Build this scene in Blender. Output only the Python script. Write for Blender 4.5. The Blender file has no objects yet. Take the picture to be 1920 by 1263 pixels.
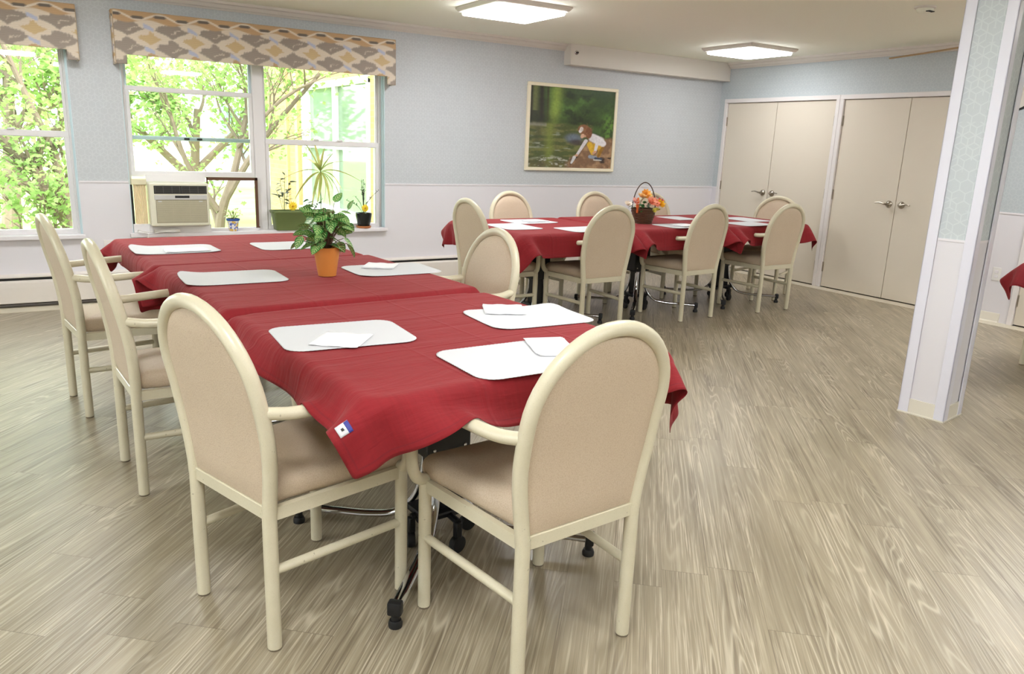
import bpy, bmesh, math, random
import numpy as np
from mathutils import Matrix, Vector, noise as mn

S = bpy.context.scene
COL = S.collection
R = random.Random(7)
NR = np.random.RandomState(5)

# ------------------------------------------------------------------ camera
H = 1.35
FPX = 1437.0
def _ray(px, py): return np.array([px - 960.0, -(py - 631.5), -FPX])
_rows = []
for v in (_ray(3357, 366), _ray(61, 235), -_ray(734, 6397)):
    _rows.append(v / np.linalg.norm(v))
_U, _s, _Vt = np.linalg.svd(np.array(_rows))
RM = _U @ _Vt
cam_d = bpy.data.cameras.new('camera')
cam = bpy.data.objects.new('camera', cam_d)
COL.objects.link(cam)
m4 = Matrix(RM.tolist()).to_4x4()
m4.translation = Vector((0, 0, H))
cam.matrix_world = m4
cam_d.sensor_width = 36.0
cam_d.lens = 36.0 * FPX / 1920.0
cam_d.clip_end = 300
S.camera = cam

# ------------------------------------------------------------------ light
W = bpy.data.worlds.new('sky'); S.world = W; W.use_nodes = True
W.node_tree.nodes['Background'].inputs[0].default_value = (0.93, 0.97, 1.0, 1)
W.node_tree.nodes['Background'].inputs[1].default_value = 6.0
sd = bpy.data.lights.new('sun', 'SUN'); sd.energy = 3.0; sd.angle = 0.05; sd.color = (1, .96, .88)
so = bpy.data.objects.new('sun', sd); COL.objects.link(so)
so.rotation_euler = (math.radians(34), math.radians(30), 0)
LAMP_E = 23.0
S.view_settings.view_transform = 'Standard'
S.view_settings.look = 'None'
S.view_settings.exposure = 0.45
S.view_settings.gamma = 1.0
S.view_settings.use_curve_mapping = False
S.cycles.max_bounces = 10
S.cycles.diffuse_bounces = 6
S.cycles.transparent_max_bounces = 12
S.cycles.sample_clamp_indirect = 8.0
S.cycles.use_denoising = True

# ------------------------------------------------------------------ node helpers
def srgb(r, g, b):
    f = lambda c: (c/255/12.92) if c/255 <= .04045 else ((c/255+.055)/1.055)**2.4
    return (f(r), f(g), f(b), 1.0)

class X:
    """tiny expression wrapper that builds Math nodes"""
    def __init__(s, nt, sock): s.nt = nt; s.s = sock
    def _op(s, op, *a):
        n = s.nt.nodes.new('ShaderNodeMath'); n.operation = op
        for i, v in enumerate((s,) + a):
            if isinstance(v, X): s.nt.links.new(v.s, n.inputs[i])
            else: n.inputs[i].default_value = float(v)
        return X(s.nt, n.outputs[0])
    def __add__(s, o): return s._op('ADD', o)
    def __sub__(s, o): return s._op('SUBTRACT', o)
    def __mul__(s, o): return s._op('MULTIPLY', o)
    def __truediv__(s, o): return s._op('DIVIDE', o)
    def floor(s): return s._op('FLOOR')
    def fmod(s, o): return s._op('FLOORED_MODULO', o)
    def abs(s): return s._op('ABSOLUTE')
    def sin(s): return s._op('SINE')
    def lt(s, o): return s._op('LESS_THAN', o)
    def gt(s, o): return s._op('GREATER_THAN', o)
    def mx(s, o): return s._op('MAXIMUM', o)
    def mi(s, o): return s._op('MINIMUM', o)
    def pw(s, o): return s._op('POWER', o)
    def ramp(s, a, b):
        n = s.nt.nodes.new('ShaderNodeMapRange'); n.clamp = True
        s.nt.links.new(s.s, n.inputs[0]); n.inputs[1].default_value = a; n.inputs[2].default_value = b
        return X(s.nt, n.outputs[0])

class Mat:
    def __init__(s, name):
        s.m = bpy.data.materials.new(name); s.m.use_nodes = True
        s.nt = s.m.node_tree; s.b = s.nt.nodes['Principled BSDF']
        s.out = s.nt.nodes['Material Output']
    def node(s, t, **kw):
        n = s.nt.nodes.new(t)
        for k, v in kw.items(): setattr(n, k, v)
        return n
    def link(s, a, b): s.nt.links.new(a.s if isinstance(a, X) else a, b)
    def xyz(s, what='Object'):
        tc = s.node('ShaderNodeTexCoord'); sp = s.node('ShaderNodeSeparateXYZ')
        s.link(tc.outputs[what], sp.inputs[0])
        return [X(s.nt, sp.outputs[i]) for i in range(3)]
    def comb(s, x, y, z):
        c = s.node('ShaderNodeCombineXYZ')
        for i, v in enumerate((x, y, z)):
            if isinstance(v, X): s.link(v, c.inputs[i])
            else: c.inputs[i].default_value = v
        return c.outputs[0]
    def noise(s, vec, scale=5, detail=3, rough=.5, dist=0):
        n = s.node('ShaderNodeTexNoise')
        if vec is not None: s.link(vec, n.inputs['Vector'])
        n.inputs['Scale'].default_value = scale; n.inputs['Detail'].default_value = detail
        n.inputs['Roughness'].default_value = rough; n.inputs['Distortion'].default_value = dist
        return X(s.nt, n.outputs[0])
    def mix(s, f, a, b):
        n = s.node('ShaderNodeMix', data_type='RGBA')
        if isinstance(f, X): s.link(f, n.inputs[0])
        else: n.inputs[0].default_value = f
        for v, i in ((a, 6), (b, 7)):
            if isinstance(v, tuple): n.inputs[i].default_value = v
            else: s.link(v, n.inputs[i])
        return n.outputs[2]
    def col(s, c):
        if isinstance(c, tuple): s.b.inputs['Base Color'].default_value = c
        else: s.link(c, s.b.inputs['Base Color'])
        return s
    def set(s, **kw):
        for k, v in kw.items():
            i = s.b.inputs[k.replace('_', ' ')]
            if isinstance(v, X): s.link(v, i)
            else: i.default_value = v
        return s
    def bump(s, h, strength=.3, dist=.01):
        n = s.node('ShaderNodeBump'); n.inputs['Strength'].default_value = strength
        n.inputs['Distance'].default_value = dist
        s.link(h, n.inputs['Height']); s.link(n.outputs[0], s.b.inputs['Normal'])
        return s

def simple(name, c, rough=.5, metal=0.0, var=.06, scale=20, bump=0, spec=.5):
    m = Mat(name)
    tc = m.node('ShaderNodeTexCoord')
    n = m.noise(tc.outputs['Object'], scale, 3)
    dark = tuple(v*(1-var) for v in c[:3]) + (1,); light = tuple(min(1, v*(1+var)) for v in c[:3]) + (1,)
    m.col(m.mix(n, dark, light)).set(Roughness=rough, Metallic=metal)
    m.b.inputs['Specular IOR Level'].default_value = spec
    if bump: m.bump(m.noise(tc.outputs['Object'], scale*6, 2), bump, .003)
    return m.m

# ------------------------------------------------------------------ geometry helpers
def mesh_of(name, V, F, mat, smooth=True, sharp=None):
    me = bpy.data.meshes.new(name)
    me.from_pydata([tuple(map(float, v)) for v in V], [], [list(map(int, f)) for f in F])
    if smooth: me.polygons.foreach_set('use_smooth', [True]*len(me.polygons))
    if mat: me.materials.append(mat)
    me.update()
    bm = bmesh.new(); bm.from_mesh(me)
    bmesh.ops.recalc_face_normals(bm, faces=bm.faces); bm.to_mesh(me); bm.free()
    if smooth and sharp is not None:
        me.set_sharp_from_angle(angle=math.radians(sharp))
    return me
def obj(name, VF, mat, parent=None, smooth=True, sharp=40, loc=None, rotz=None):
    o = bpy.data.objects.new(name, mesh_of(name, VF[0], VF[1], mat, smooth, sharp))
    COL.objects.link(o)
    if parent: o.parent = parent
    if loc: o.location = loc
    if rotz is not None: o.rotation_euler = (0, 0, rotz)
    return o
def thing(name, label, cat, loc=(0, 0, 0), rotz=0, group=None):
    o = bpy.data.objects.new(name, None); COL.objects.link(o)
    o.empty_display_size = .1
    o.location = loc; o.rotation_euler = (0, 0, rotz)
    return tag(o, label, cat, group)
def tag(o, label, cat, group=None):
    o['label'] = label; o['category'] = cat
    if group: o['group'] = group
    return o
def struct(o): o['kind'] = 'structure'; return o
def copy_tree(o, parent=None):
    c = o.copy(); COL.objects.link(c); c.parent = parent
    for ch in list(o.children): copy_tree(ch, c)
    return c

def join(*parts):
    V = []; F = []
    for v, f in parts:
        n = len(V); V += [tuple(p) for p in v]; F += [[i+n for i in q] for q in f]
    return V, F
def xf(VF, M=None, t=(0, 0, 0)):
    V, F = VF
    out = []
    for p in V:
        p = Vector(p)
        if M is not None: p = M @ p
        out.append((p[0]+t[0], p[1]+t[1], p[2]+t[2]))
    return out, F
def rot(ax, deg): return Matrix.Rotation(math.radians(deg), 3, ax)
def box(x0, x1, y0, y1, z0, z1, bev=0, seg=2):
    bm = bmesh.new()
    bmesh.ops.create_cube(bm, size=1)
    for v in bm.verts:
        v.co = Vector(((x0+x1)/2+v.co.x*(x1-x0), (y0+y1)/2+v.co.y*(y1-y0), (z0+z1)/2+v.co.z*(z1-z0)))
    if bev: bmesh.ops.bevel(bm, geom=bm.edges[:]+bm.verts[:], offset=bev, segments=seg, affect='EDGES', profile=.5)
    bm.verts.index_update()
    r = [tuple(v.co) for v in bm.verts], [[v.index for v in f.verts] for f in bm.faces]
    bm.free(); return r
def ctr(pts, k=6):
    P = [Vector(p) for p in pts]; out = []
    Q = [P[0]*2-P[1]] + P + [P[-1]*2-P[-2]]
    for i in range(1, len(Q)-2):
        a, b, c, d = Q[i-1:i+3]
        for j in range(k):
            t = j/k
            out.append(.5*((2*b)+(c-a)*t+(2*a-5*b+4*c-d)*t*t+(3*b-a-3*c+d)*t**3))
    out.append(P[-1]); return out
def fillet(pts, r, k=5):
    """polyline with rounded corners"""
    P = [Vector(p) for p in pts]; out = [P[0]]
    for i in range(1, len(P)-1):
        a = P[i-1]-P[i]; b = P[i+1]-P[i]
        rr = min(r, a.length*.49, b.length*.49)
        s = P[i]+a.normalized()*rr; e = P[i]+b.normalized()*rr
        for j in range(k+1):
            t = j/k; out.append((1-t)**2*s+2*t*(1-t)*P[i]+t*t*e)
    out.append(P[-1]); return out
def tube(pts, r, n=12, cap=True, ry=None, up=None):
    P = [Vector(p) for p in pts]; V = []; F = []
    N = len(P)
    rr = r if isinstance(r, (list, tuple)) else [r]*N
    T = [(P[min(i+1, N-1)]-P[max(i-1, 0)]).normalized() for i in range(N)]
    u = Vector(up) if up else (Vector((0, 0, 1)) if abs(T[0].z) < .9 else Vector((1, 0, 0)))
    a = T[0].cross(u).normalized()
    for i in range(N):
        if up: a = T[i].cross(Vector(up)).normalized()
        else:
            a = (a - T[i]*a.dot(T[i])).normalized()
        b = T[i].cross(a).normalized()
        for k in range(n):
            t = 2*math.pi*k/n
            V.append(P[i] + a*(math.cos(t)*rr[i]) + b*(math.sin(t)*(ry if ry else rr[i])))
    for i in range(N-1):
        for k in range(n):
            k2 = (k+1) % n
            F.append([i*n+k, i*n+k2, (i+1)*n+k2, (i+1)*n+k])
    if cap:
        F.append(list(range(n))[::-1]); F.append([(N-1)*n+k for k in range(n)])
    return [tuple(v) for v in V], F
def lathe(prof, n=24, c=(0, 0, 0), cap=True):
    V = []; F = []
    for r, z in prof:
        for k in range(n):
            t = 2*math.pi*k/n; V.append((c[0]+r*math.cos(t), c[1]+r*math.sin(t), c[2]+z))
    for i in range(len(prof)-1):
        for k in range(n):
            k2 = (k+1) % n; F.append([i*n+k, i*n+k2, (i+1)*n+k2, (i+1)*n+k])
    if cap:
        F.append(list(range(n))[::-1]); F.append([(len(prof)-1)*n+k for k in range(n)])
    return V, F
def cyl(c, r, z0, z1, n=20): return lathe([(r, z0), (r, z1)], n, (c[0], c[1], 0))
def rings(outline, levels, c=(0, 0)):
    """stack of scaled copies of a 2D outline, capped"""
    V = []; F = []; n = len(outline)
    for s, z in levels:
        for x, y in outline: V.append((c[0]+(x-c[0])*s, c[1]+(y-c[1])*s, z))
    for i in range(len(levels)-1):
        for k in range(n):
            k2 = (k+1) % n; F.append([i*n+k, i*n+k2, (i+1)*n+k2, (i+1)*n+k])
    F.append(list(range(n))[::-1]); F.append([(len(levels)-1)*n+k for k in range(n)])
    return V, F
def prism(poly, y0, y1, axis='y'):
    """2D poly (a,b) extruded; axis y: (a,*,b)"""
    n = len(poly); V = []
    for t in (y0, y1):
        for a, b in poly:
            V.append({'y': (a, t, b), 'x': (t, a, b), 'z': (a, b, t)}[axis])
    F = [list(range(n)), list(range(n, 2*n))[::-1]] + [[i, (i+1) % n, (i+1) % n+n, i+n] for i in range(n)]
    return V, F
def to_world(q, p):
    c, s = math.cos(q[2]), math.sin(q[2])
    return np.array([q[0]+c*p[0]-s*p[1], q[1]+s*p[0]+c*p[1], p[2]])

# ------------------------------------------------------------------ materials
def wallpaper(name, plane, c_bg, c_line, size=.052):
    m = Mat(name); x, y, z = m.xyz('Object')
    u = (x if plane == 'x' else y if plane == 'y' else x+y)/size; v = z/size
    def cell(ox, oy):
        a = (u+ox).fmod(1.0)-.5; b = (v+oy).fmod(1.7320508)-.8660254
        return a, b
    a1, b1 = cell(0, 0); a2, b2 = cell(.5, .8660254)
    d1 = a1*a1+b1*b1; d2 = a2*a2+b2*b2
    pick = d1.lt(d2); inv = pick*-1+1
    a = a1*pick+a2*inv; b = b1*pick+b2*inv
    hd = (a.abs()*.5+b.abs()*.8660254).mx(a.abs())
    edge = hd.gt(.455)
    spoke = (a.abs().lt(.05))*(b.gt(0)) 
    sp2 = ((a*.5-b*.8660254*-1).abs().lt(.045))*(b.lt(0))
    sp3 = ((a*.5-b*.8660254).abs().lt(.045))*(b.lt(0))
    brk = m.noise(m.comb(u.floor(), v.floor(), 0.0), 1.7, 0).gt(.42)
    ln = edge.mx(spoke.mx(sp2).mx(sp3)*brk)
    tc = m.node('ShaderNodeTexCoord')
    fine = m.noise(tc.outputs['Object'], 260, 2)
    base = m.mix(fine, tuple(k*.94 for k in c_bg[:3])+(1,), tuple(min(1, k*1.05) for k in c_bg[:3])+(1,))
    m.col(m.mix(ln*.42, base, c_line)).set(Roughness=.62)
    return m.m
M = {}
M['paper_x'] = wallpaper('wallpaper_blue', 'x', srgb(192, 196, 200), srgb(210, 214, 217))
M['paper_y'] = wallpaper('wallpaper_blue_side', 'y', srgb(184, 192, 196), srgb(202, 208, 210))
M['paper_p'] = wallpaper('wallpaper_pillar', 'xy', srgb(195, 202, 206), srgb(215, 222, 223), .062)
M['wains'] = simple('wainscot_lilac_white', srgb(221, 218, 223), .5, var=.015, scale=3)
M['trim'] = simple('trim_white', srgb(228, 224, 228), .35, var=.015)
M['guard'] = simple('corner_guard_white', srgb(222, 221, 232), .3, var=.01)
M['cream_base'] = simple('cream_vinyl_base', srgb(222, 216, 202), .4, var=.02)
M['ceil'] = simple('ceiling_paint', srgb(240, 241, 226), .8, var=.02, scale=60, bump=.1)
M['crown'] = simple('crown_paint', srgb(216, 210, 202), .5, var=.01)
M['door'] = simple('door_paint', srgb(216, 207, 192), .6, var=.02, scale=2, spec=.25)
M['doorframe'] = simple('door_frame_paint', srgb(226, 221, 220), .35, var=.01)
M['dark'] = simple('dark_gap', srgb(38, 38, 36), .7)
M['heater'] = simple('heater_enamel', srgb(226, 219, 212), .35, var=.02)
M['strip'] = simple('floor_border_vinyl', srgb(206, 197, 178), .4, var=.05, scale=6)
M['window'] = simple('window_white', srgb(232, 229, 230), .35, var=.01)
M['track'] = simple('window_track_pale_blue', srgb(208, 226, 232), .35, var=.02)
M['chrome'] = simple('chrome', (.62, .62, .64, 1), .12, 1.0, var=.03)
M['nickel'] = simple('satin_nickel', (.42, .38, .32, 1), .28, 1.0, var=.03)
M['black'] = simple('black_metal', srgb(26, 27, 28), .45, var=.1)
M['rubber'] = simple('black_rubber', srgb(22, 22, 23), .5, var=.1)
M['plug'] = simple('outlet_plastic', srgb(228, 225, 222), .35, var=.01)

def m_floor():
    m = Mat('vinyl_plank_floor'); x, y, z = m.xyz('Object')
    a = math.radians(49)
    u = x*math.cos(a)+y*math.sin(a); v = y*math.cos(a)-x*math.sin(a)
    pw, pl = .152, 1.22
    row = (v/pw).floor()
    wn = m.node('ShaderNodeTexWhiteNoise', noise_dimensions='1D'); m.link(row, wn.inputs['W'])
    uo = u+X(m.nt, wn.outputs[0])*pl
    colm = (uo/pl).floor()
    w2 = m.node('ShaderNodeTexWhiteNoise', noise_dimensions='2D')
    m.link(m.comb(row, colm, 0.0), w2.inputs['Vector'])
    pid = X(m.nt, w2.outputs[0])
    # broad tone drifting along the board
    big = m.noise(m.comb(uo*.9+pid*31, v*7.0, pid*9), 1.0, 3, .5, .4)
    # cathedral figure: contour lines of a stretched noise
    fig = m.noise(m.comb(uo*.5+pid*57, v*6.5, pid*13), 1.25, 1.5, .45, .2)
    lines = (fig*150).sin()*.5+.5
    fine = m.noise(m.comb(uo*3.0, v*170, pid*5), 1.0, 3, .65, .3)
    streak = m.noise(m.comb(uo*1.5+pid*3, v*74, pid*7), 1.0, 4, .6, .5)
    mask = m.noise(m.comb(uo*1.1, v*4.5, pid*21), 1.3, 2).ramp(.42, .66)
    c0 = m.mix(big.ramp(.3, .7), srgb(130, 118, 97), srgb(164, 152, 128))
    c1 = m.mix((pid*.5+.1), c0, srgb(144, 133, 112))
    m2 = m.noise(m.comb(uo*.8+pid*11, v*8, pid*17), 1.5, 2).ramp(.36, .66)
    m3 = m.noise(m.comb(uo*.9+pid*41, v*11, pid*29), 1.5, 2).ramp(.38, .62)
    c2 = m.mix(streak.ramp(.46, .62)*(m2*.62+.1), c1, srgb(96, 83, 64))
    c3 = m.mix(lines.pw(5.0)*mask*.5, c2, srgb(206, 196, 174))
    c4 = m.mix(fine.ramp(.50, .66)*(m3*.55+.12), c3, srgb(210, 198, 176))
    gv = ((v/pw).fmod(1.0)-.5).abs().gt(.493); gu = ((uo/pl).fmod(1.0)-.5).abs().gt(.4985)
    gap = gv.mx(gu)
    m.col(m.mix(gap*.35, c4, srgb(80, 66, 50)))
    h = fine*.5+lines*mask*.5+streak*.6-gap*.8
    m.set(Roughness=(fine*.22+.19+streak*.1))
    m.b.inputs['Specular IOR Level'].default_value = .5
    m.bump(h, .35, .0016)
    return m.m
M['floor'] = m_floor()

def m_cloth():
    m = Mat('burgundy_cotton'); 
    tc = m.node('ShaderNodeTexCoord'); sp = m.node('ShaderNodeSeparateXYZ'); m.link(tc.outputs['UV'], sp.inputs[0])
    u = X(m.nt, sp.outputs[0]); v = X(m.nt, sp.outputs[1])
    slub = m.noise(m.comb(u*6, v*160, 0.0), 1.0, 3)
    slub2 = m.noise(m.comb(u*160, v*6, 4.0), 1.0, 3)
    c = m.mix(slub*.5+slub2*.5, srgb(118, 8, 18), srgb(144, 18, 29))
    # stitched hem just inside the edge
    e = (u-.5).abs().mx((v-.5).abs())
    hem = (e.gt(.4835))*(e.lt(.4868))
    m.col(m.mix(hem*.45, c, srgb(112, 16, 28)))
    wr1 = m.noise(m.comb(u*2.2, v*13, 1.0), 1.0, 4, .55, .9)
    wr2 = m.noise(m.comb(u*9, v*30, 7.0), 1.0, 3, .6, 1.2)
    def crease(t, p): return ((t-p).abs()*140).mi(1.0)
    cr = crease(u, .31).mi(crease(u, .5)).mi(crease(u, .69)).mi(crease(v, .37)).mi(crease(v, .63))
    hemh = (e.gt(.4868))*.25
    h = wr1*1.3+wr2*.35+cr*-.22+slub*.05+slub2*.05+hemh-hem*.2
    m.set(Roughness=.85); m.b.inputs['Sheen Weight'].default_value = .13
    m.b.inputs['Sheen Roughness'].default_value = .4
    m.b.inputs['Sheen Tint'].default_value = srgb(240, 150, 150)
    m.bump(h, .55, .012)
    return m.m
M['cloth'] = m_cloth()

def m_frame():
    m = Mat('cream_speckled_enamel'); tc = m.node('ShaderNodeTexCoord')
    n = m.noise(tc.outputs['Object'], 14, 3); sp = m.noise(tc.outputs['Object'], 620, 2).gt(.66)
    scuff = m.noise(tc.outputs['Object'], 70, 3).gt(.73)
    c = m.mix(n, srgb(203, 195, 168), srgb(214, 207, 183))
    c = m.mix(sp*.35, c, srgb(150, 138, 105))
    m.col(m.mix(scuff*.4, c, srgb(95, 82, 60))).set(Roughness=.3)
    return m.m
M['frame'] = m_frame()
def m_fab():
    m = Mat('tan_woven_vinyl'); tc = m.node('ShaderNodeTexCoord')
    vo = m.node('ShaderNodeTexVoronoi'); vo.inputs['Scale'].default_value = 330
    m.link(tc.outputs['Object'], vo.inputs['Vector'])
    d = X(m.nt, vo.outputs['Distance']); n = m.noise(tc.outputs['Object'], 8, 3)
    c = m.mix(n, srgb(202, 184, 160), srgb(211, 194, 171))
    m.col(m.mix(d.ramp(.2, .75)*.4, c, srgb(176, 152, 126))).set(Roughness=.55)
    m.bump(d, .5, .001)
    return m.m
M['fabric'] = m_fab()
M['paper'] = simple('white_paper', srgb(206, 207, 211), .7, var=.01)
M['napkin'] = simple('white_napkin', srgb(238, 239, 243), .85, var=.01, bump=.1, scale=60)
M['terra'] = simple('orange_clay', srgb(206, 132, 58), .6, var=.06, bump=.1)
M['soil'] = simple('soil', srgb(56, 40, 30), .9, var=.4, scale=60)

def m_glass():
    m = Mat('window_glass'); nt = m.nt
    tr = m.node('ShaderNodeBsdfTransparent'); gl = m.node('ShaderNodeBsdfGlossy'); mx = m.node('ShaderNodeMixShader')
    tr.inputs[0].default_value = (.97, .99, .98, 1); gl.inputs['Roughness'].default_value = .02
    fr = m.node('ShaderNodeFresnel'); fr.inputs[0].default_value = 1.45
    m.link(fr.outputs[0], mx.inputs[0]); m.link(tr.outputs[0], mx.inputs[1]); m.link(gl.outputs[0], mx.inputs[2])
    m.link(mx.outputs[0], m.out.inputs[0]); return m.m
M['glass'] = m_glass()
def m_emit(name, c, e):
    m = Mat(name); tc = m.node('ShaderNodeTexCoord')
    m.col(c).set(Emission_Color=c, Emission_Strength=e, Roughness=.4); return m.m
M['lens_b'] = m_emit('lit_diffuser_dimmer', (.97, .985, 1.0, 1), 12.0)
M['lens'] = m_emit('lit_diffuser', (.97, .985, 1.0, 1), LAMP_E)
def m_leaf(name, c1, c2, trans=.35, stripe=False):
    m = Mat(name); tc = m.node('ShaderNodeTexCoord')
    n = m.noise(tc.outputs['Object'], 9, 2)
    col = m.mix(n.ramp(.3, .7), c1, c2)
    if stripe:
        sp = m.node('ShaderNodeSeparateXYZ'); m.link(tc.outputs['UV'], sp.inputs[0])
        u = X(m.nt, sp.outputs[0]); v = X(m.nt, sp.outputs[1])
        a = (v-.5).abs()
        s = ((u*34-a*22).sin()).gt(.25)*(a.lt(.36))*(a.gt(.02))
        mid = a.lt(.03)
        col = m.mix((s*.85).mx(mid*.6), col, srgb(200, 222, 150))
    m.col(col).set(Roughness=.4)
    t = m.node('ShaderNodeBsdfTranslucent'); mx = m.node('ShaderNodeMixShader'); mx.inputs[0].default_value = trans
    if isinstance(col, tuple): t.inputs[0].default_value = col
    else: m.link(col, t.inputs[0])
    m.link(m.b.outputs[0], mx.inputs[1]); m.link(t.outputs[0], mx.inputs[2]); m.link(mx.outputs[0], m.out.inputs[0])
    return m.m
M['leaf_zebra'] = m_leaf('zebra_leaf', srgb(48, 116, 50), srgb(78, 146, 66), .15, True)
M['leaf_tree'] = m_leaf('tree_leaf', srgb(138, 172, 96), srgb(182, 208, 132), .5)
M['leaf_spike'] = m_leaf('spiky_leaf', srgb(226, 212, 140), srgb(150, 168, 88), .5)
M['leaf_dark'] = m_leaf('dark_leaf', srgb(40, 84, 44), srgb(70, 112, 60), .2)
M['leaf_pale'] = m_leaf('pale_leaf', srgb(176, 204, 110), srgb(224, 228, 180), .3)
M['leaf_grey'] = m_leaf('grey_leaf', srgb(66, 82, 70), srgb(100, 116, 96), .2)
M['bark'] = simple('bark', srgb(128, 112, 98), .9, var=.3, scale=14, bump=.4)
M['yellow'] = simple('yellow_petal', srgb(250, 216, 50), .6, var=.08)

def vcol(name, rough=.6, bump=0):
    m = Mat(name); a = m.node('ShaderNodeVertexColor'); a.layer_name = 'paint'
    tc = m.node('ShaderNodeTexCoord'); n = m.noise(tc.outputs['Object'], 380, 2)
    m.col(m.mix(n*.12, a.outputs[0], (0.2, .17, .14, 1))).set(Roughness=rough)
    if bump: m.bump(m.noise(tc.outputs['Object'], 500, 2), bump, .001)
    return m.m
def paint_grid(name, nx, nz, P, colour, mat, parent):
    """grid of verts P(i,j)->xyz with a colour per vertex (linear rgb array nx*nz x3)"""
    V = [P(i, j) for j in range(nz) for i in range(nx)]
    F = [[j*nx+i, j*nx+i+1, (j+1)*nx+i+1, (j+1)*nx+i] for j in range(nz-1) for i in range(nx-1)]
    o = obj(name, (V, F), mat, parent, smooth=False, sharp=None)
    at = o.data.color_attributes.new('paint', 'FLOAT_COLOR', 'POINT')
    c = np.ones((nx*nz, 4), np.float32); c[:, :3] = colour
    at.data.foreach_set('color', c.ravel())
    return o
def lin(c):
    c = np.asarray(c, float)/255
    return np.where(c <= .04045, c/12.92, ((c+.055)/1.055)**2.4)

# ================================================================== THE ROOM
XD, YW, ZC = 7.1, 6.93, 2.38       # door wall, window wall, ceiling
XL, YB = -3.4, -4.2
WT = .16
WZ = .948                          # wainscot height
# floor and ceiling
struct(obj('floor', box(XL, XD+.6, YB, YW, -.1, 0), M['floor'], smooth=False))
struct(obj('ceiling', box(XL-.2, XD+.2, YB-.2, YW+WT, ZC, ZC+.15), M['ceil'], smooth=False))
s = struct(obj('trim_1', join(box(XL, XD-.15, YW-.27, YW-.1, .0, .0025), ), M['strip'], smooth=False))
s = struct(obj('trim_2', box(XD-.165, XD, YB, YW-.27, .0, .0025), M['strip'], smooth=False))
# window openings
W1 = (-1.95, .275); W2 = (.628, 2.812); WB, WTOP = .512, 2.06
def wall_window(z0, z1, lo, hi):
    """boxes of the window wall between z0 and z1 that avoid the openings"""
    parts = []
    for a, b in ((XL, W1[0]), (W1[1], W2[0]), (W2[1], XD+.2)): parts.append(box(a, b, YW, YW+WT, z0, z1))
    for a, b in (W1, W2):
        if z0 < lo: parts.append(box(a, b, YW, YW+WT, z0, min(lo, z1)))
        if z1 > hi: parts.append(box(a, b, YW, YW+WT, max(hi, z0), z1))
    return join(*parts)
wb = struct(obj('wall_back', wall_window(WZ, ZC, -1, WTOP), M['paper_x'], smooth=False))
obj('wainscot', wall_window(0, WZ, WB, 9), M['wains'], wb, smooth=False)
segs = [(XL, W1[0]), (W1[1]+.004, W2[0]-.004), (W2[1], XD)]
obj('chair_rail', join(*[box(a, b, YW-.006, YW, WZ-.008, WZ+.006) for a, b in segs]), M['trim'], wb, smooth=False)
# door wall with three door openings
D1 = (5.262, 6.842); D2 = (3.55+.63, 5.262)
D2 = (3.60, 5.262)
D3 = (1.9, 3.30)
DT = 1.975
ops = [D3, D2, D1]
def wall_doors(z0, z1):
    parts = []; e = [YB] + [v for o in ops for v in o] + [YW]
    for i in range(0, len(e), 2):
        if e[i+1]-e[i] > .001: parts.append(box(XD, XD+.12, e[i], e[i+1], z0, min(z1, 9)))
    if z1 > DT:
        for a, b in ops: parts.append(box(XD, XD+.12, a, b, max(z0, DT), z1))
    return join(*parts)
wr = struct(obj('wall_right', wall_doors(WZ, ZC), M['paper_y'], smooth=False))
obj('wainscot', wall_doors(0, WZ), M['wains'], wr, smooth=False)
obj('chair_rail', join(box(XD-.006, XD, D1[1]+.002, YW, WZ-.008, WZ+.006), box(XD-.006, XD, D3[1], D2[0], WZ-.008, WZ+.006)), M['trim'], wr, smooth=False)
wl = struct(obj('wall_left', join(box(XL-.12, XL, YB, 1.6, WZ, ZC), box(XL-.12, XL, 3.8, YW, WZ, ZC), box(XL-.12, XL, 1.6, 3.8, 2.1, ZC)), M['paper_y'], smooth=False))
obj('wainscot', box(XL-.12, XL, YB, YW, 0, WZ), M['wains'], wl, smooth=False)
w3 = struct(obj('window_3', join(*[box(XL-.1, XL-.03, a, b, c, d) for a, b, c, d in ((1.6, 3.8, .948, 1.0), (1.6, 3.8, 2.05, 2.1), (1.6, 1.66, .95, 2.1), (3.74, 3.8, .95, 2.1), (2.66, 2.74, .95, 2.1))]), M['window'], smooth=False))  # window added out of view so daylight fills the room from the left
obj('pane', box(XL-.07, XL-.064, 1.66, 3.74, 1.0, 2.05), M['glass'], w3, smooth=False)
wf = struct(obj('wall_front', box(XL, XD, YB-.12, YB, WZ, ZC), M['paper_x'], smooth=False))
obj('wainscot', box(XL, XD, YB-.12, YB, 0, WZ), M['wains'], wf, smooth=False)
def base_poly(d): return [(0, 0), (d, 0), (d*.7, .012), (.006, .075), (.004, .082), (0, .082)]
struct(obj('baseboard_right', join(
    xf(prism([(-a, b) for a, b in base_poly(.022)], D3[1]+.07, D2[0]-.07, 'y'), None, (XD, 0, 0)),
    xf(prism([(-a, b) for a, b in base_poly(.022)], D1[1]+.0, YW, 'y'), None, (XD, 0, 0)),
    xf(prism([(-a, b) for a, b in base_poly(.022)], YB, D3[0]-.07, 'y'), None, (XD, 0, 0))), M['cream_base'], smooth=False))
# crown moulding
cr = [(0, 0), (.012, 0), (.02, .012), (.03, .016), (.045, .04), (.06, .046), (.065, .066), (0, .066)]
BX = 4.80
struct(obj('trim_3', xf(prism([(YW-a, ZC-.066+b) for a, b in cr], XL, BX, 'x')), M['crown'], smooth=False))
struct(obj('trim_4', prism([(XD-a, ZC-.066+b) for a, b in cr], YB, YW-.12, 'y'), M['crown'], smooth=False))
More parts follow.
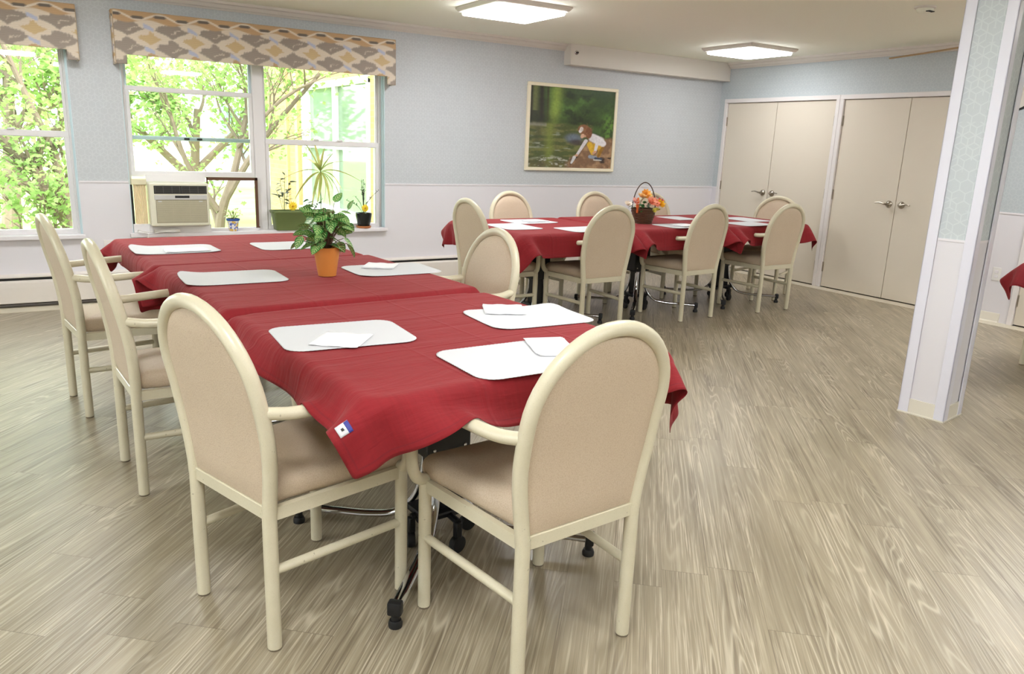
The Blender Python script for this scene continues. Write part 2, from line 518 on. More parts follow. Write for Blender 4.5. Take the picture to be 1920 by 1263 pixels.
# boxed-in beam
bm_ = struct(obj('trim_5', join(box(BX, XD-.001, YW-.115, YW-.001, ZC-.205, ZC-.001), box(BX-.01, XD-.001, YW-.123, YW-.115, ZC-.205, ZC-.192), box(BX-.01, BX, YW-.122, YW-.001, ZC-.205, ZC-.001)), M['crown'], smooth=False))
sv = thing('motion_sensor', 'small round chrome sensor on the left end of the white boxed beam', 'sensor', (4.862, YW-.116, ZC-.085))
obj('plate', xf(lathe([(.0, 0), (.022, 0), (.022, .006), (.016, .012)], 18), rot('X', 90)), M['chrome'], sv)
obj('knob', xf(lathe([(.009, 0), (.009, .03), (.005, .036)], 12), rot('X', 90)), M['black'], sv)

# windows ------------------------------------------------------------
FY0, FY1 = YW+.075, YW+.135
def bar(x0, x1, z0, z1, y0=FY0, y1=FY1, b=.004):
    if z1-z0 > x1-x0: y0, y1, z0, z1 = y0+.0015, y1-.0015, z0+.0015, z1-.0015
    return box(x0, x1, y0, y1, z0, z1, b, 1)
def window(n, x0, x1, mull, left_kind, right_kind):
    w = struct(obj('window_%d' % n, join(bar(x0, x1, WTOP-.03, WTOP), bar(x0, x1, WB, WB+.022), bar(x0, x0+.03, WB, WTOP), bar(x1-.03, x1, WB, WTOP),
        bar(mull-.046, mull+.046, WB, WTOP, FY0-.012, FY1)), M['window'], smooth=False))
    # reveal lined with pale blue track on the right, white elsewhere
    obj('jamb', join(box(x1-.006, x1, YW+.002, FY0, WB+.03, WTOP), box(x1-.016, x1-.006, YW+.028, YW+.036, WB+.03, WTOP), box(x1-.014, x1-.006, YW+.055, YW+.062, WB+.03, WTOP),
                     box(x0, x0+.006, YW+.002, FY0, WB+.03, WTOP), box(x0, x1, YW+.002, FY0, WTOP-.006, WTOP)), M['track'], w, smooth=False)
    obj('sill', box(x0-.022, x1+.012, YW-.045, FY0, WB-.004, WB+.028, .005, 2), M['trim'], w, smooth=False)
    for (a, b, kind) in ((x0+.03, mull-.046, left_kind), (mull+.046, x1-.03, right_kind)):
        if kind == 'closed':
            zr = 1.305
            obj('sash', join(bar(a, b, zr-.03, zr+.018), bar(a, b, WB+.022, WB+.062), bar(a, a+.035, WB+.022, zr), bar(b-.035, b, WB+.022, zr)), M['window'], w, smooth=False)
            obj('pane', box(a+.035, b-.035, FY0+.02, FY0+.026, WB+.06, zr-.028), M['glass'], w, smooth=False)
            obj('sash', join(bar(a, b, WTOP-.06, WTOP-.03, FY1-.03, FY1), bar(a, a+.022, zr, WTOP-.03, FY1-.03, FY1), bar(b-.022, b, zr, WTOP-.03, FY1-.03, FY1), bar(a, b, zr-.02, zr+.015, FY1-.03, FY1)), M['window'], w, smooth=False)
            obj('pane', box(a+.022, b-.022, FY1-.02, FY1-.014, zr+.01, WTOP-.06), M['glass'], w, smooth=False)
            obj('latch', join(box((a+b)/2-.1, (a+b)/2-.05, FY0-.012, FY0+.02, zr+.016, zr+.03, .004), box((a+b)/2+.12, (a+b)/2+.17, FY0-.012, FY0+.02, zr+.016, zr+.03, .004)), M['window'], w, smooth=False)
        else:
            z1_, z2_, z3_ = 1.675, 1.30, 1.008
            obj('sash', join(bar(a, b, z1_-.02, z1_+.018), bar(a, b, z3_-.02, z3_+.024), bar(a, a+.03, z3_, z1_), bar(b-.03, b, z3_, z1_)), M['window'], w, smooth=False)
            obj('pane', box(a+.03, b-.03, FY0+.02, FY0+.026, z3_+.02, z1_-.018), M['glass'], w, smooth=False)
            obj('sash', join(bar(a, b, z2_-.02, z2_+.012, FY1-.03, FY1), bar(a, a+.02, z2_, WTOP-.03, FY1-.03, FY1), bar(b-.02, b, z2_, WTOP-.03, FY1-.03, FY1)), M['track'], w, smooth=False)
            obj('pane', box(a+.02, b-.02, FY1-.02, FY1-.014, z2_+.01, WTOP-.03), M['glass'], w, smooth=False)
            obj('latch', join(box(a+.42, a+.46, FY1-.045, FY1-.03, z2_-.012, z2_+.004, .002), box(a+.52, a+.56, FY1-.045, FY1-.03, z2_-.012, z2_+.004, .002)), M['black'], w, smooth=False)
    return w
window(1, W1[0], W1[1], -.84, 'closed', 'closed')
window(2, W2[0], W2[1], 1.682, 'raised', 'closed')

# doors --------------------------------------------------------------
def double_door(n, y0, y1, hy, left_leaf=True, handles=True):
    fr = .045
    x = XD
    d = struct(obj('door_%d' % n, join(box(x-.021, x+.058, y0+.001, y0+fr, 0, DT-.001, .004, 1), box(x-.021, x+.058, y1-fr, y1-.001, 0, DT-.001, .004, 1), box(x-.022, x+.06, y0, y1, DT-fr, DT, .004, 1)), M['doorframe'], smooth=False))
    a, b = y0+fr+.003, y1-fr-.003; mid = (a+b)/2 if hy is None else hy
    for k, (p, q) in enumerate(((a, mid-.003), (mid+.003, b))):
        lf = obj('leaf', box(x+.002, x+.04, p, q, .012, DT-fr-.004, .002, 1), M['door'], d, smooth=False)
        hs = [box(x-.008, x+.006, (p-.004 if k == 0 else q-.008), (p+.008 if k == 0 else q+.004), z-.05, z+.05) for z in (.22, .98, 1.72)]
        for h in hs: obj('hinge', h, M['nickel'], d, smooth=False)
        if handles:
            sg = -1 if k == 0 else 1
            hy_ = mid+sg*.066; hz = .932
            pts = [(x-.001, hy_, hz), (x-.05, hy_, hz), (x-.055, hy_+sg*.02, hz+.003), (x-.052, hy_+sg*.07, hz+.012), (x-.055, hy_+sg*.115, hz+.006)]
            obj('handle', join(xf(lathe([(.0, .0), (.034, .0), (.034, .005), (.027, .014), (.014, .022), (.011, .05)], 20), rot('Y', -90), (x, hy_, hz)),
                tube(ctr(pts[1:], 4), [.009]*5+[.008]*4+[.006]*4, 8)), M['nickel'], d)
    return d
double_door(1, D1[0], D1[1], 6.072)
double_door(2, D2[0]+.02, D2[1], 4.503)
double_door(3, D3[0], D3[1], None, handles=False)
struct(obj('trim_9', box(XD-.016, XD+.062, D2[1]-.006, D2[1]+.006, 0, DT+.001), M['doorframe'], smooth=False))
for i, (a, b) in enumerate(((D1[0], D1[1]), (D2[0], D2[1]), (D3[0], D3[1]))):
    struct(obj('trim_%d' % (6+i), box(XD+.06, XD+.1, a, b, 0, DT), M['dark'], smooth=False))

# baseboard heater ----------------------------------------------------
def heater(x0, x1, label):
    h = thing('baseboard_heater', label, 'heater', (0, YW, 0))
    d = .075
    obj('back_plate', box(x0, x1, -.012, 0, .0, .245), M['heater'], h, smooth=False)
    obj('top_cap', prism([(0, .245), (-d*.9, .236), (-d*.9, .226), (0, .226)], x0, x1, 'x'), M['heater'], h, smooth=False)
    obj('fin_element', box(x0+.01, x1-.01, -.05, -.013, .02, .222), M['dark'], h, smooth=False)
    obj('front_panel', prism([(-.055, .204), (-.085, .19), (-d-.012, .155), (-d-.01, .035), (-d-.002, .03), (-d+.004, .15), (-.06, .19)], x0, x1, 'x'), M['heater'], h, smooth=False)
    for a in (x0, x1-.006): obj('end_cap', box(a, a+.006, -d, 0, .02, .245), M['heater'], h, smooth=False)
heater(XL+.05, 5.2, 'long cream baseboard heater with a dark slot along the window wall')

# pillar ---------------------------------------------------------------
PA = math.atan2(.035, .228)
pil = struct(bpy.data.objects.new('wall_pillar', None)); COL.objects.link(pil)
pil.location = (4.017, 2.087, 0); pil.rotation_euler = (0, 0, PA)
pw_ = .228
obj('panel_paper', box(.004, pw_-.004, .004, pw_-.004, .962, ZC), M['paper_p'], pil, smooth=False)
obj('panel_plain', box(.004, pw_-.004, .004, pw_-.004, .0, .962), M['wains'], pil, smooth=False)
obj('rail', box(.0, pw_, .0, pw_, .955, .967), M['trim'], pil, smooth=False)
obj('base', join(box(-.004, pw_+.004, -.004, pw_+.004, 0, .085), box(-.009, pw_+.009, -.009, pw_+.009, 0, .008)), M['cream_base'], pil, smooth=False)
g = .047; t_ = .007
for ix in (0, 1):
    for iy in (0, 1):
        cx, cy = ix*pw_, iy*pw_; sx = 1 if ix == 0 else -1; sy = 1 if iy == 0 else -1
        def bb(a0, a1, b0, b1): return box(min(a0, a1), max(a0, a1), min(b0, b1), max(b0, b1), .001, ZC-.001, .0015, 1)
        obj('corner_guard', join(bb(cx-sx*t_, cx+sx*g, cy-sy*t_, cy), bb(cx-sx*t_, cx, cy-sy*t_, cy+sy*g)), M['guard'], pil, smooth=False)

# ceiling fixtures -----------------------------------------------------
def lamp(x, y, label, s=.60, lens='lens'):
    t = thing('ceiling_light', label, 'ceiling light', (x, y, ZC), math.radians(0), 'square panel lights on the ceiling')
    h = s/2
    obj('housing', rings([(-h-.03, -h-.03), (h+.03, -h-.03), (h+.03, h+.03), (-h-.03, h+.03)], [(1, 0), (1, -.012), (.955, -.03), (.93, -.035)]), M['crown'], t, smooth=False)
    k = h-.025
    ol = []
    for cx, cy, a0 in ((k, k, 0), (-k, k, 90), (-k, -k, 180), (k, -k, 270)):
        for j in range(5):
            a = math.radians(a0+j*22.5); ol.append((cx+.02*math.cos(a), cy+.02*math.sin(a)))
    obj('diffuser', rings(ol, [(1, -.034), (1, -.052), (.985, -.06)]), M[lens], t, smooth=False)
    return t
lamp(3.26, 5.44, 'square ceiling light above the space left of the river picture')
lamp(.24, 5.42, 'added square ceiling light out of view above the left windows')  # unseen panel continuing the row, added to brighten the left window wall
lamp(6.23, 5.76, 'square ceiling light near the beige closet doors', lens='lens_b')
for (x, y, l) in ((2.3, 2.0, ''), (6.2, 2.4, ''), (2.3, -.8, ''), (5.2, -.8, ''), (.7, -.9, ''), (-2.2, -.9, ''), (-2.6, 2.8, ''), (-.15, .75, '')):  # unseen panels added to light the camera side of the room evenly
    lamp(x, y, 'added square fill light out of view behind the camera side of the room')
sm = thing('smoke_detector', 'small cream round smoke detector on the ceiling beside the pillar', 'smoke detector', (5.317, 3.38, ZC))
obj('base_ring', lathe([(.068, 0), (.068, -.012), (.06, -.016)], 28), M['crown'], sm)
obj('body', lathe([(.056, -.014), (.05, -.032), (.03, -.045), (.012, -.047)], 28), M['ceil'], sm)
obj('vent_slot', join(*[box(-.034+i*.022, -.020+i*.022, -.058, -.03, -.040, -.034) for i in range(3)]), M['dark'], sm, smooth=False)
wd = simple('tan_wood', srgb(176, 150, 112), .5, var=.12)
sl = obj('wooden_slat', tube([(6.85, 4.62, 2.262), (6.86, 4.3, 2.283), (6.87, 3.95, 2.312), (6.87, 3.7, 2.335)], .02, 8, ry=.008, up=(0, 0, 1)), wd)
tag(sl, 'thin tan wooden slat just under the ceiling above the double doors by the pillar', 'slat')

# wall picture ----------------------------------------------------------
pic = thing('framed_picture', 'framed print of a child crouching by a stream in a cream frame', 'picture', (4.352, YW-.03, 1.103))
PW, PH = 1.165, .882
fwid = .034
obj('picture_frame', join(box(0, PW, 0, .028, 0, fwid, .004, 1), box(0, PW, 0, .028, PH-fwid, PH, .004, 1), box(0, fwid, 0, .0285, fwid, PH-fwid, .002, 1), box(PW-fwid, PW, 0, .0285, fwid, PH-fwid, .002, 1)), simple('cream_frame', srgb(236, 226, 200), .4, var=.03), pic, smooth=False)
def paint_picture():
    nx, nz = 250, 196
    X_, Z_ = np.meshgrid(np.linspace(0, 1, nx), np.linspace(0, 1, nz)); u = X_; v = 1-Z_   # v down
    def fbm(sx, sy, seed, oct=4):
        o = np.zeros_like(u); amp = 1; tot = 0
        rs = np.random.RandomState(seed)
        for k in range(oct):
            gx, gy = int(sx*2**k)+3, int(sy*2**k)+3
            g_ = rs.rand(gy, gx); a = u*sx*2**k; b = v*sy*2**k
            i = np.floor(a).astype(int); j = np.floor(b).astype(int); fa = a-i; fb = b-j
            i = np.clip(i, 0, gx-2); j = np.clip(j, 0, gy-2)
            fa = fa*fa*(3-2*fa); fb = fb*fb*(3-2*fb)
            o += amp*(g_[j, i]*(1-fa)*(1-fb)+g_[j, i+1]*fa*(1-fb)+g_[j+1, i]*(1-fa)*fb+g_[j+1, i+1]*fa*fb); tot += amp; amp *= .5
        return o/tot
    def sst(x, a, b): t = np.clip((x-a)/(b-a), 0, 1); return t*t*(3-2*t)
    C = np.zeros(u.shape+(3,))
    def put(mask, col): 
        nonlocal C
        C = C*(1-mask[..., None])+lin(col)*mask[..., None]
    put(np.ones_like(u), (58, 84, 40))
    put(sst(fbm(6, 8, 1), .42, .7), (84, 120, 52)); put(sst(fbm(9, 10, 2), .5, .75)*.8, (34, 50, 30))
    put(sst(u, .55, .8)*.55, (42, 70, 32))
    put((1-sst(u, .12, .26))*.75, (46, 52, 34))
    put(np.exp(-((u-.06)/.035)**2)*(v < .3)*.7, (120, 128, 76))
    for tx, w in ((.13, .022), (.20, .013), (.02, .01)): put(np.exp(-((u-tx-.02*v)/w)**2)*(v < .42)*.9, (38, 32, 26))
    put(np.exp(-((u-.245-.06*(1-v))/.06)**2)*(v < .47)*.8, (150, 176, 74))
    put(sst(v, .30, .42)*(1-sst(v, .42, .5))*.55, (30, 38, 24))
    # water
    wv = sst(v+.03*(fbm(10, 3, 3)-.5), .43, .47)*(1-sst(u, .62, .9)*(v < .6))
    put(wv*(u < .75), (76, 88, 44)); put(wv*(u < .72)*sst(fbm(8, 26, 4), .45, .62)*.8, (116, 118, 66))
    put(wv*np.exp(-((u-.24)/.05)**2)*.55, (134, 150, 62)); put(wv*np.exp(-((u-.1)/.05)**2)*(v < .75)*.5, (44, 52, 32))
    put(wv*(1-sst(v, .47, .5))*(u < .2)*.7, (150, 146, 130))
    put(sst(fbm(9, 36, 5), .62, .8)*sst(v, .5, .6)*(1-sst(u, .5, .62))*.55, (176, 182, 158))
    put(sst(v, .84, .95)*(u < .6)*.6*fbm(12, 16, 6)*1.5, (88, 74, 54)); put(sst(fbm(18, 40, 7), .58, .68)*(v > .87)*(u < .55)*.8, (190, 190, 176))
    # bluish splash and dark rock behind the child
    put(np.exp(-(((u-.52)/.1)**2+((v-.62)/.06)**2)**2)*.9, (110, 122, 140)); put(np.exp(-(((u-.56)/.09)**2+((v-.67)/.04)**2)**2)*.9, (66, 58, 58))
    # bank
    bank = sst(u-.55+.9*(v-.78)+.16*(fbm(7, 7, 8)-.5), .0, .05)*sst(v+.05*(fbm(14, 5, 18)-.5), .58, .63)*sst(u, .4, .5)
    put(bank, (132, 100, 74)); put(bank*sst(fbm(12, 12, 9), .5, .7), (170, 134, 100)); put(bank*sst(fbm(9, 9, 10), .58, .72)*(v > .85), (58, 44, 36))
    put(sst(u, .8, .95)*sst(v, .22, .4)*(1-sst(v, .56, .66))*sst(fbm(34, 26, 11), .35, .65)*.9, (98, 142, 54))
    def ell(cx, cy, a, b, th, col, s=1.0):
        c, n = math.cos(th), math.sin(th); x = (u-cx); y = (v-cy)
        d = ((x*c+y*n)/a)**2+((-x*n+y*c)/b)**2
        put(np.clip(1-(d-.8)/.4, 0, 1)*s, col)
    def limb(x0, y0, x1, y1, w0, w1, col):
        t = np.clip(((u-x0)*(x1-x0)+(v-y0)*(y1-y0))/((x1-x0)**2+(y1-y0)**2), 0, 1)
        d = np.hypot(u-x0-t*(x1-x0), v-y0-t*(y1-y0)); w = w0+(w1-w0)*t
        put(np.clip(1-(d-w*.85)/(w*.3), 0, 1), col)
    limb(.86, .70, .84, .82, .035, .02, (176, 132, 40)); limb(.72, .69, .76, .80, .035, .022, (222, 178, 52)); limb(.80, .71, .86, .69, .05, .04, (214, 168, 44)); limb(.88, .73, .83, .84, .02, .014, (150, 108, 34))
    limb(.75, .60, .84, .64, .05, .055, (228, 224, 226)); limb(.80, .62, .88, .67, .045, .04, (232, 228, 232))
    limb(.67, .645, .57, .83, .022, .014, (222, 216, 220)); limb(.57, .83, .53, .86, .014, .01, (214, 168, 140))
    limb(.81, .66, .79, .78, .022, .015, (230, 226, 230)); limb(.79, .78, .77, .80, .016, .014, (210, 160, 130))
    limb(.54, .86, .51, .93, .02, .012, (214, 214, 216))
    ell(.655, .54, .05, .06, .3, (206, 158, 128)); ell(.64, .505, .075, .065, .2, (136, 92, 62)); ell(.70, .545, .04, .07, 0, (124, 78, 50)); ell(.625, .585, .022, .03, .4, (222, 176, 148)); ell(.61, .50, .022, .03, 0, (240, 236, 232)); ell(.595, .525, .018, .022, 0, (236, 232, 230))
    put(sst(fbm(40, 40, 12), .55, .7)*np.exp(-(((u-.66)/.08)**2+((v-.5)/.07)**2)**2)*.5, (176, 130, 92))
    limb(.73, .845, .80, .855, .022, .02, (150, 158, 172)); limb(.80, .865, .87, .875, .016, .018, (62, 70, 92)); limb(.78, .885, .87, .89, .007, .007, (226, 226, 222))
    put(np.exp(-(((u-.84)/.1)**2+((v-.9)/.012)**2))*.5, (70, 52, 40))
    C *= .8+.35*fbm(60, 50, 13, 2)[..., None]
    return nx, nz, C.reshape(-1, 3)
nx, nz, Cc = paint_picture()
paint_grid('print', nx, nz, lambda i, j: (fwid-.004+(PW-2*fwid+.008)*i/(nx-1), .014, fwid-.004+(PH-2*fwid+.008)*j/(nz-1)), Cc, vcol('printed_photo', .25), pic)
obj('backing', box(.01, PW-.01, .0165, .029, .01, PH-.01), M['dark'], pic, smooth=False)

# valances --------------------------------------------------------------
M['val'] = vcol('ikat_fabric', .85, .2)
def val_colour(u, v):
    """u,v metres on the valance face, v from the bottom of the ears"""
    P = .315
    rs = np.random.RandomState(3)
    wob = .006*np.sin(u*61+v*40)+.005*np.sin(v*150+u*17)+.003*np.sin(u*290)
    a = (u/P) % 1.0
    def da(c): d = np.abs(a-c); return np.minimum(d, 1-d)*P
    C = np.tile(lin((214, 200, 182)), u.shape+(1,))
    def put(m, col):
        nonlocal C
        m = np.clip(m, 0, 1)[..., None]; C = C*(1-m)+lin(col)*m
    def dia(c, vc, hw, hh, col, soft=.12):
        d = (da(c)+wob*.6)/hw+np.abs(v-vc+wob*.8)/hh; put((1-d)/soft, col)
    dia(.5, .132, .138, .070, (152, 140, 130)); dia(.5, .268, .138, .066, (148, 136, 126)); dia(.5, .0, .13, .07, (152, 140, 130))
    dia(0, .196, .088, .048, (198, 172, 130)); dia(0, .06, .075, .035, (190, 158, 118))
    for vc in (.132, .268):
        l = np.abs((v-vc)-(.33*((a-.5)*P))+.018+wob)/.006; put((1-l)*(da(.60) < .04)*1.0, (206, 190, 172))
    for vc in (.112, .274):
        du = (((a-.98+.5) % 1)-.5)*P; dv = v-vc+du*.42
        put((1-np.maximum(np.abs(du)/.040, np.abs(dv+wob*.4)/.016))/.25, (178, 182, 202))
    top = .312-.014*np.cos(2*np.pi*(a-.5))
    put((v-top)/.008, (188, 154, 116))
    wave = .350+.021*np.cos(2*np.pi*(a-.25))
    put(1.7-np.abs(v-wave)/.0065, (220, 206, 188))
    for c_, v_ in ((.25, .357), (.75, .343)):
        ov = ((((a-c_+.5) % 1)-.5)*P/.048)**2+((v-v_)/.0115)**2; put((1.1-ov)/.3, (108, 98, 90))
    weave = 1+.06*np.sin(v*1400)*np.sin(u*900)
    return C*weave[..., None]
def valance(x0, x1, label):
    t = thing('window_valance', label, 'valance', (x0, YW-.005, 1.836), 0, 'patterned window valances')
    L = x1-x0; Hh = .385; D = .115; ear, ed = .075, .075
    nx = int(L/.0075); nz = 56
    xs = np.linspace(0, L, nx); zs = np.linspace(0, Hh, nz)
    # front shell: points below the straight edge between the ears are pushed up to it
    UU, VV = np.meshgrid(xs, zs)
    col = val_colour(UU+.07, VV).reshape(-1, 3)
    V = [(xs[i], -D-.006*math.sin(math.pi*min(1, max(0, zs[j]/Hh)))-.0015*math.sin(xs[i]*40), zs[j]) for j in range(nz) for i in range(nx)]
    F = []
    for j in range(nz-1):
        for i in range(nx-1):
            if zs[j+1] < ed+.002 and xs[i] > ear and xs[i+1] < L-ear: continue
            F.append([j*nx+i, j*nx+i+1, (j+1)*nx+i+1, (j+1)*nx+i])
    o = bpy.data.objects.new('front', mesh_of('front', V, F, M['val'], True, None)); COL.objects.link(o); o.parent = t
    at = o.data.color_attributes.new('paint', 'FLOAT_COLOR', 'POINT'); c = np.ones((nx*nz, 4), np.float32); c[:, :3] = col
    at.data.foreach_set('color', c.ravel())
    sd_ = o.modifiers.new('thick', 'SOLIDIFY'); sd_.thickness = .012; sd_.offset = 0
    for k, xx in enumerate((0, L)):
        ny = 16
        UU, VV = np.meshgrid(np.linspace(-D, 0, ny), zs); col = val_colour(UU+.07, VV).reshape(-1, 3)
        oo = paint_grid('side', ny, nz, lambda i, j, xx=xx: (xx, -D+D*i/(ny-1), zs[j]), col, M['val'], t)
        s2 = oo.modifiers.new('thick', 'SOLIDIFY'); s2.thickness = .012
    obj('top_board', box(.0, L, -D, 0, Hh-.014, Hh-.002), M['paper'], t, smooth=False)
    obj('piping', join(tube([(0, -D-.002, 0), (0, -D-.004, Hh)], .005, 6), tube([(L, -D-.002, 0), (L, -D-.004, Hh)], .005, 6), tube([(0, -D-.002, Hh), (L, -D-.002, Hh)], .004, 6)), simple('piping_cord', srgb(176, 156, 130), .8, var=.3, scale=120), t)
valance(.598, 2.862, 'patterned fabric valance over the window with the air conditioner')
valance(-2.05, .352, 'patterned fabric valance over the far left window')

# outlets ---------------------------------------------------------------
def outlet(loc, rz, label, plug=False):
    t = thing('wall_outlet', label, 'outlet', loc, rz)
    obj('plate', box(-.036, .036, -.006, 0, -.058, .058, .003, 2), M['plug'], t, smooth=False)
    for dz in (-.02, .02): obj('socket', box(-.016, .016, -.0085, -.005, dz-.013, dz+.013, .002, 1), M['trim'], t, smooth=False)
outlet((.447, YW, .43), 0, 'white wall outlet under the wainscot between the two windows')
outlet((XD, 3.46, .42), math.radians(-90), 'white wall outlet right of the pillar on the closet wall')
# thin black ring decor on the far wall right of the pillar
rg = thing('wall_clock', 'round wall piece with thin black rim right of the pillar', 'wall clock', (XD, 3.56, 1.925), math.radians(-90))
obj('rim', xf(lathe([(.118, -.001), (.118, -.02), (.130, -.022), (.134, -.001)], 48, cap=False), rot('X', -90)), M['black'], rg)
obj('face', xf(lathe([(.0, -.001), (.121, -.001), (.121, -.006), (.0, -.006)], 48, cap=False), rot('X', -90)), M['crown'], rg)
obj('hand', join(box(-.003, .003, -.014, -.010, -.02, .08), box(-.055, .02, -.014, -.010, -.003, .003)), M['black'], rg, smooth=False)

# ================================================================== TABLES
TZ = .75
T = .028
TABLES = [  # x, y, rot deg, z lift, sides with a neighbour (+x,-x,+y,-y)
    dict(n='near1', c=(1.095, 2.20), r=5.0, dz=0.0, seam='+y'),
    dict(n='mid1', c=(.996, 3.283), r=4.8, dz=.010, seam='+y-y'),
    dict(n='far1', c=(.902, 4.366), r=4.6, dz=.004, seam='-y'),
    dict(n='left2', c=(3.342, 5.055), r=2.5, dz=0, seam='+x'),
    dict(n='mid2', c=(4.419, 5.095), r=2.5, dz=.004, seam='+x-x'),
    dict(n='right2', c=(5.496, 5.13), r=2.5, dz=0, seam='-x'),
    dict(n='side3', c=(5.83, 1.93), r=-2, dz=0, seam=''),
]
HB = .534   # half table side
HT = HB-.024
def make_table():
    t = thing('folding_table', '', 'table')
    obj('tabletop', box(-HT, HT, -HT, HT, TZ-.009-T, TZ-.009, .006, 2), simple('laminate', srgb(150, 140, 126), .4), t, smooth=False)
    obj('edge_band', join(*[box(*b, TZ-.032, TZ-.014) for b in ((-HT-.002, HT+.002, -HT-.002, -HT), (-HT-.002, HT+.002, HT, HT+.002), (-HT-.002, -HT, -HT, HT), (HT, HT+.002, -HT, HT))]), M['black'], t, smooth=False)
    obj('top_bracket', join(box(-.3, .3, -.05, .05, TZ-.055, TZ-.034), box(-.05, .05, -.3, .3, TZ-.055, TZ-.034)), M['black'], t, smooth=False)
    cs = obj('column_sleeve', box(-.085, .085, -.055, .055, .33, TZ-.055, .006, 2), M['black'], t, smooth=False)
    obj('bolt', join(*[xf(lathe([(.006, 0), (.006, .004), (.003, .006)], 8), rot('X', 90), (x, -.055, .36)) for x in (-.06, .06)]), M['chrome'], cs)
    obj('column_post', box(-.055, .055, -.04, .04, .13, .34, .004, 2), M['black'], t, smooth=False)
    obj('hub_plate', box(-.10, .10, -.07, .07, .11, .135, .008, 2), M['black'], t, smooth=False)
    for sx, sy in ((1, 1), (-1, 1), (-1, -1), (1, -1)):
        d = Vector((sx, sy, 0)).normalized()
        p = [d*.055+Vector((0, 0, .325)), d*.065+Vector((0, 0, .24)), d*.095+Vector((0, 0, .15)), d*.16+Vector((0, 0, .085)), d*.25+Vector((0, 0, .066)), d*.38+Vector((0, 0, .062)), d*.515+Vector((0, 0, .06))]
        lg = obj('leg', tube(ctr(p, 5), .012, 14, ry=.019, up=(-d.y, d.x, 0)), M['chrome'], t)
        e = d*.522
        sp = Matrix.Rotation(math.atan2(d.y, d.x), 3, 'Z')
        obj('foot', join(xf(box(-.012, .018, -.021, .021, .04, .082, .006, 2), sp, (e.x, e.y, 0)), cyl((e.x, e.y), .013, .02, .045, 14), lathe([(.02, 0), (.021, .012), (.017, .022)], 16, (e.x, e.y, 0))), M['rubber'], lg, smooth=True)
    for k in range(4):
        a = math.radians(k*90+(0 if k % 2 else 0)); c = Vector((math.cos(a), math.sin(a), 0))*.115
        w = xf(lathe([(.010, -.012), (.029, -.012), (.031, -.006), (.031, .006), (.029, .012), (.010, .012)], 18), rot('X', 90))
        w = xf(w, Matrix.Rotation(a+.6*k, 3, 'Z'), (c.x, c.y, .0315))
        obj('caster', join(w, box(c.x-.012, c.x+.012, c.y-.012, c.y+.012, .055, .112, .003, 1), tube([(c.x*.4, c.y*.4, .118), (c.x, c.y, .112)], .012, 8)), M['rubber'], t)
    return t

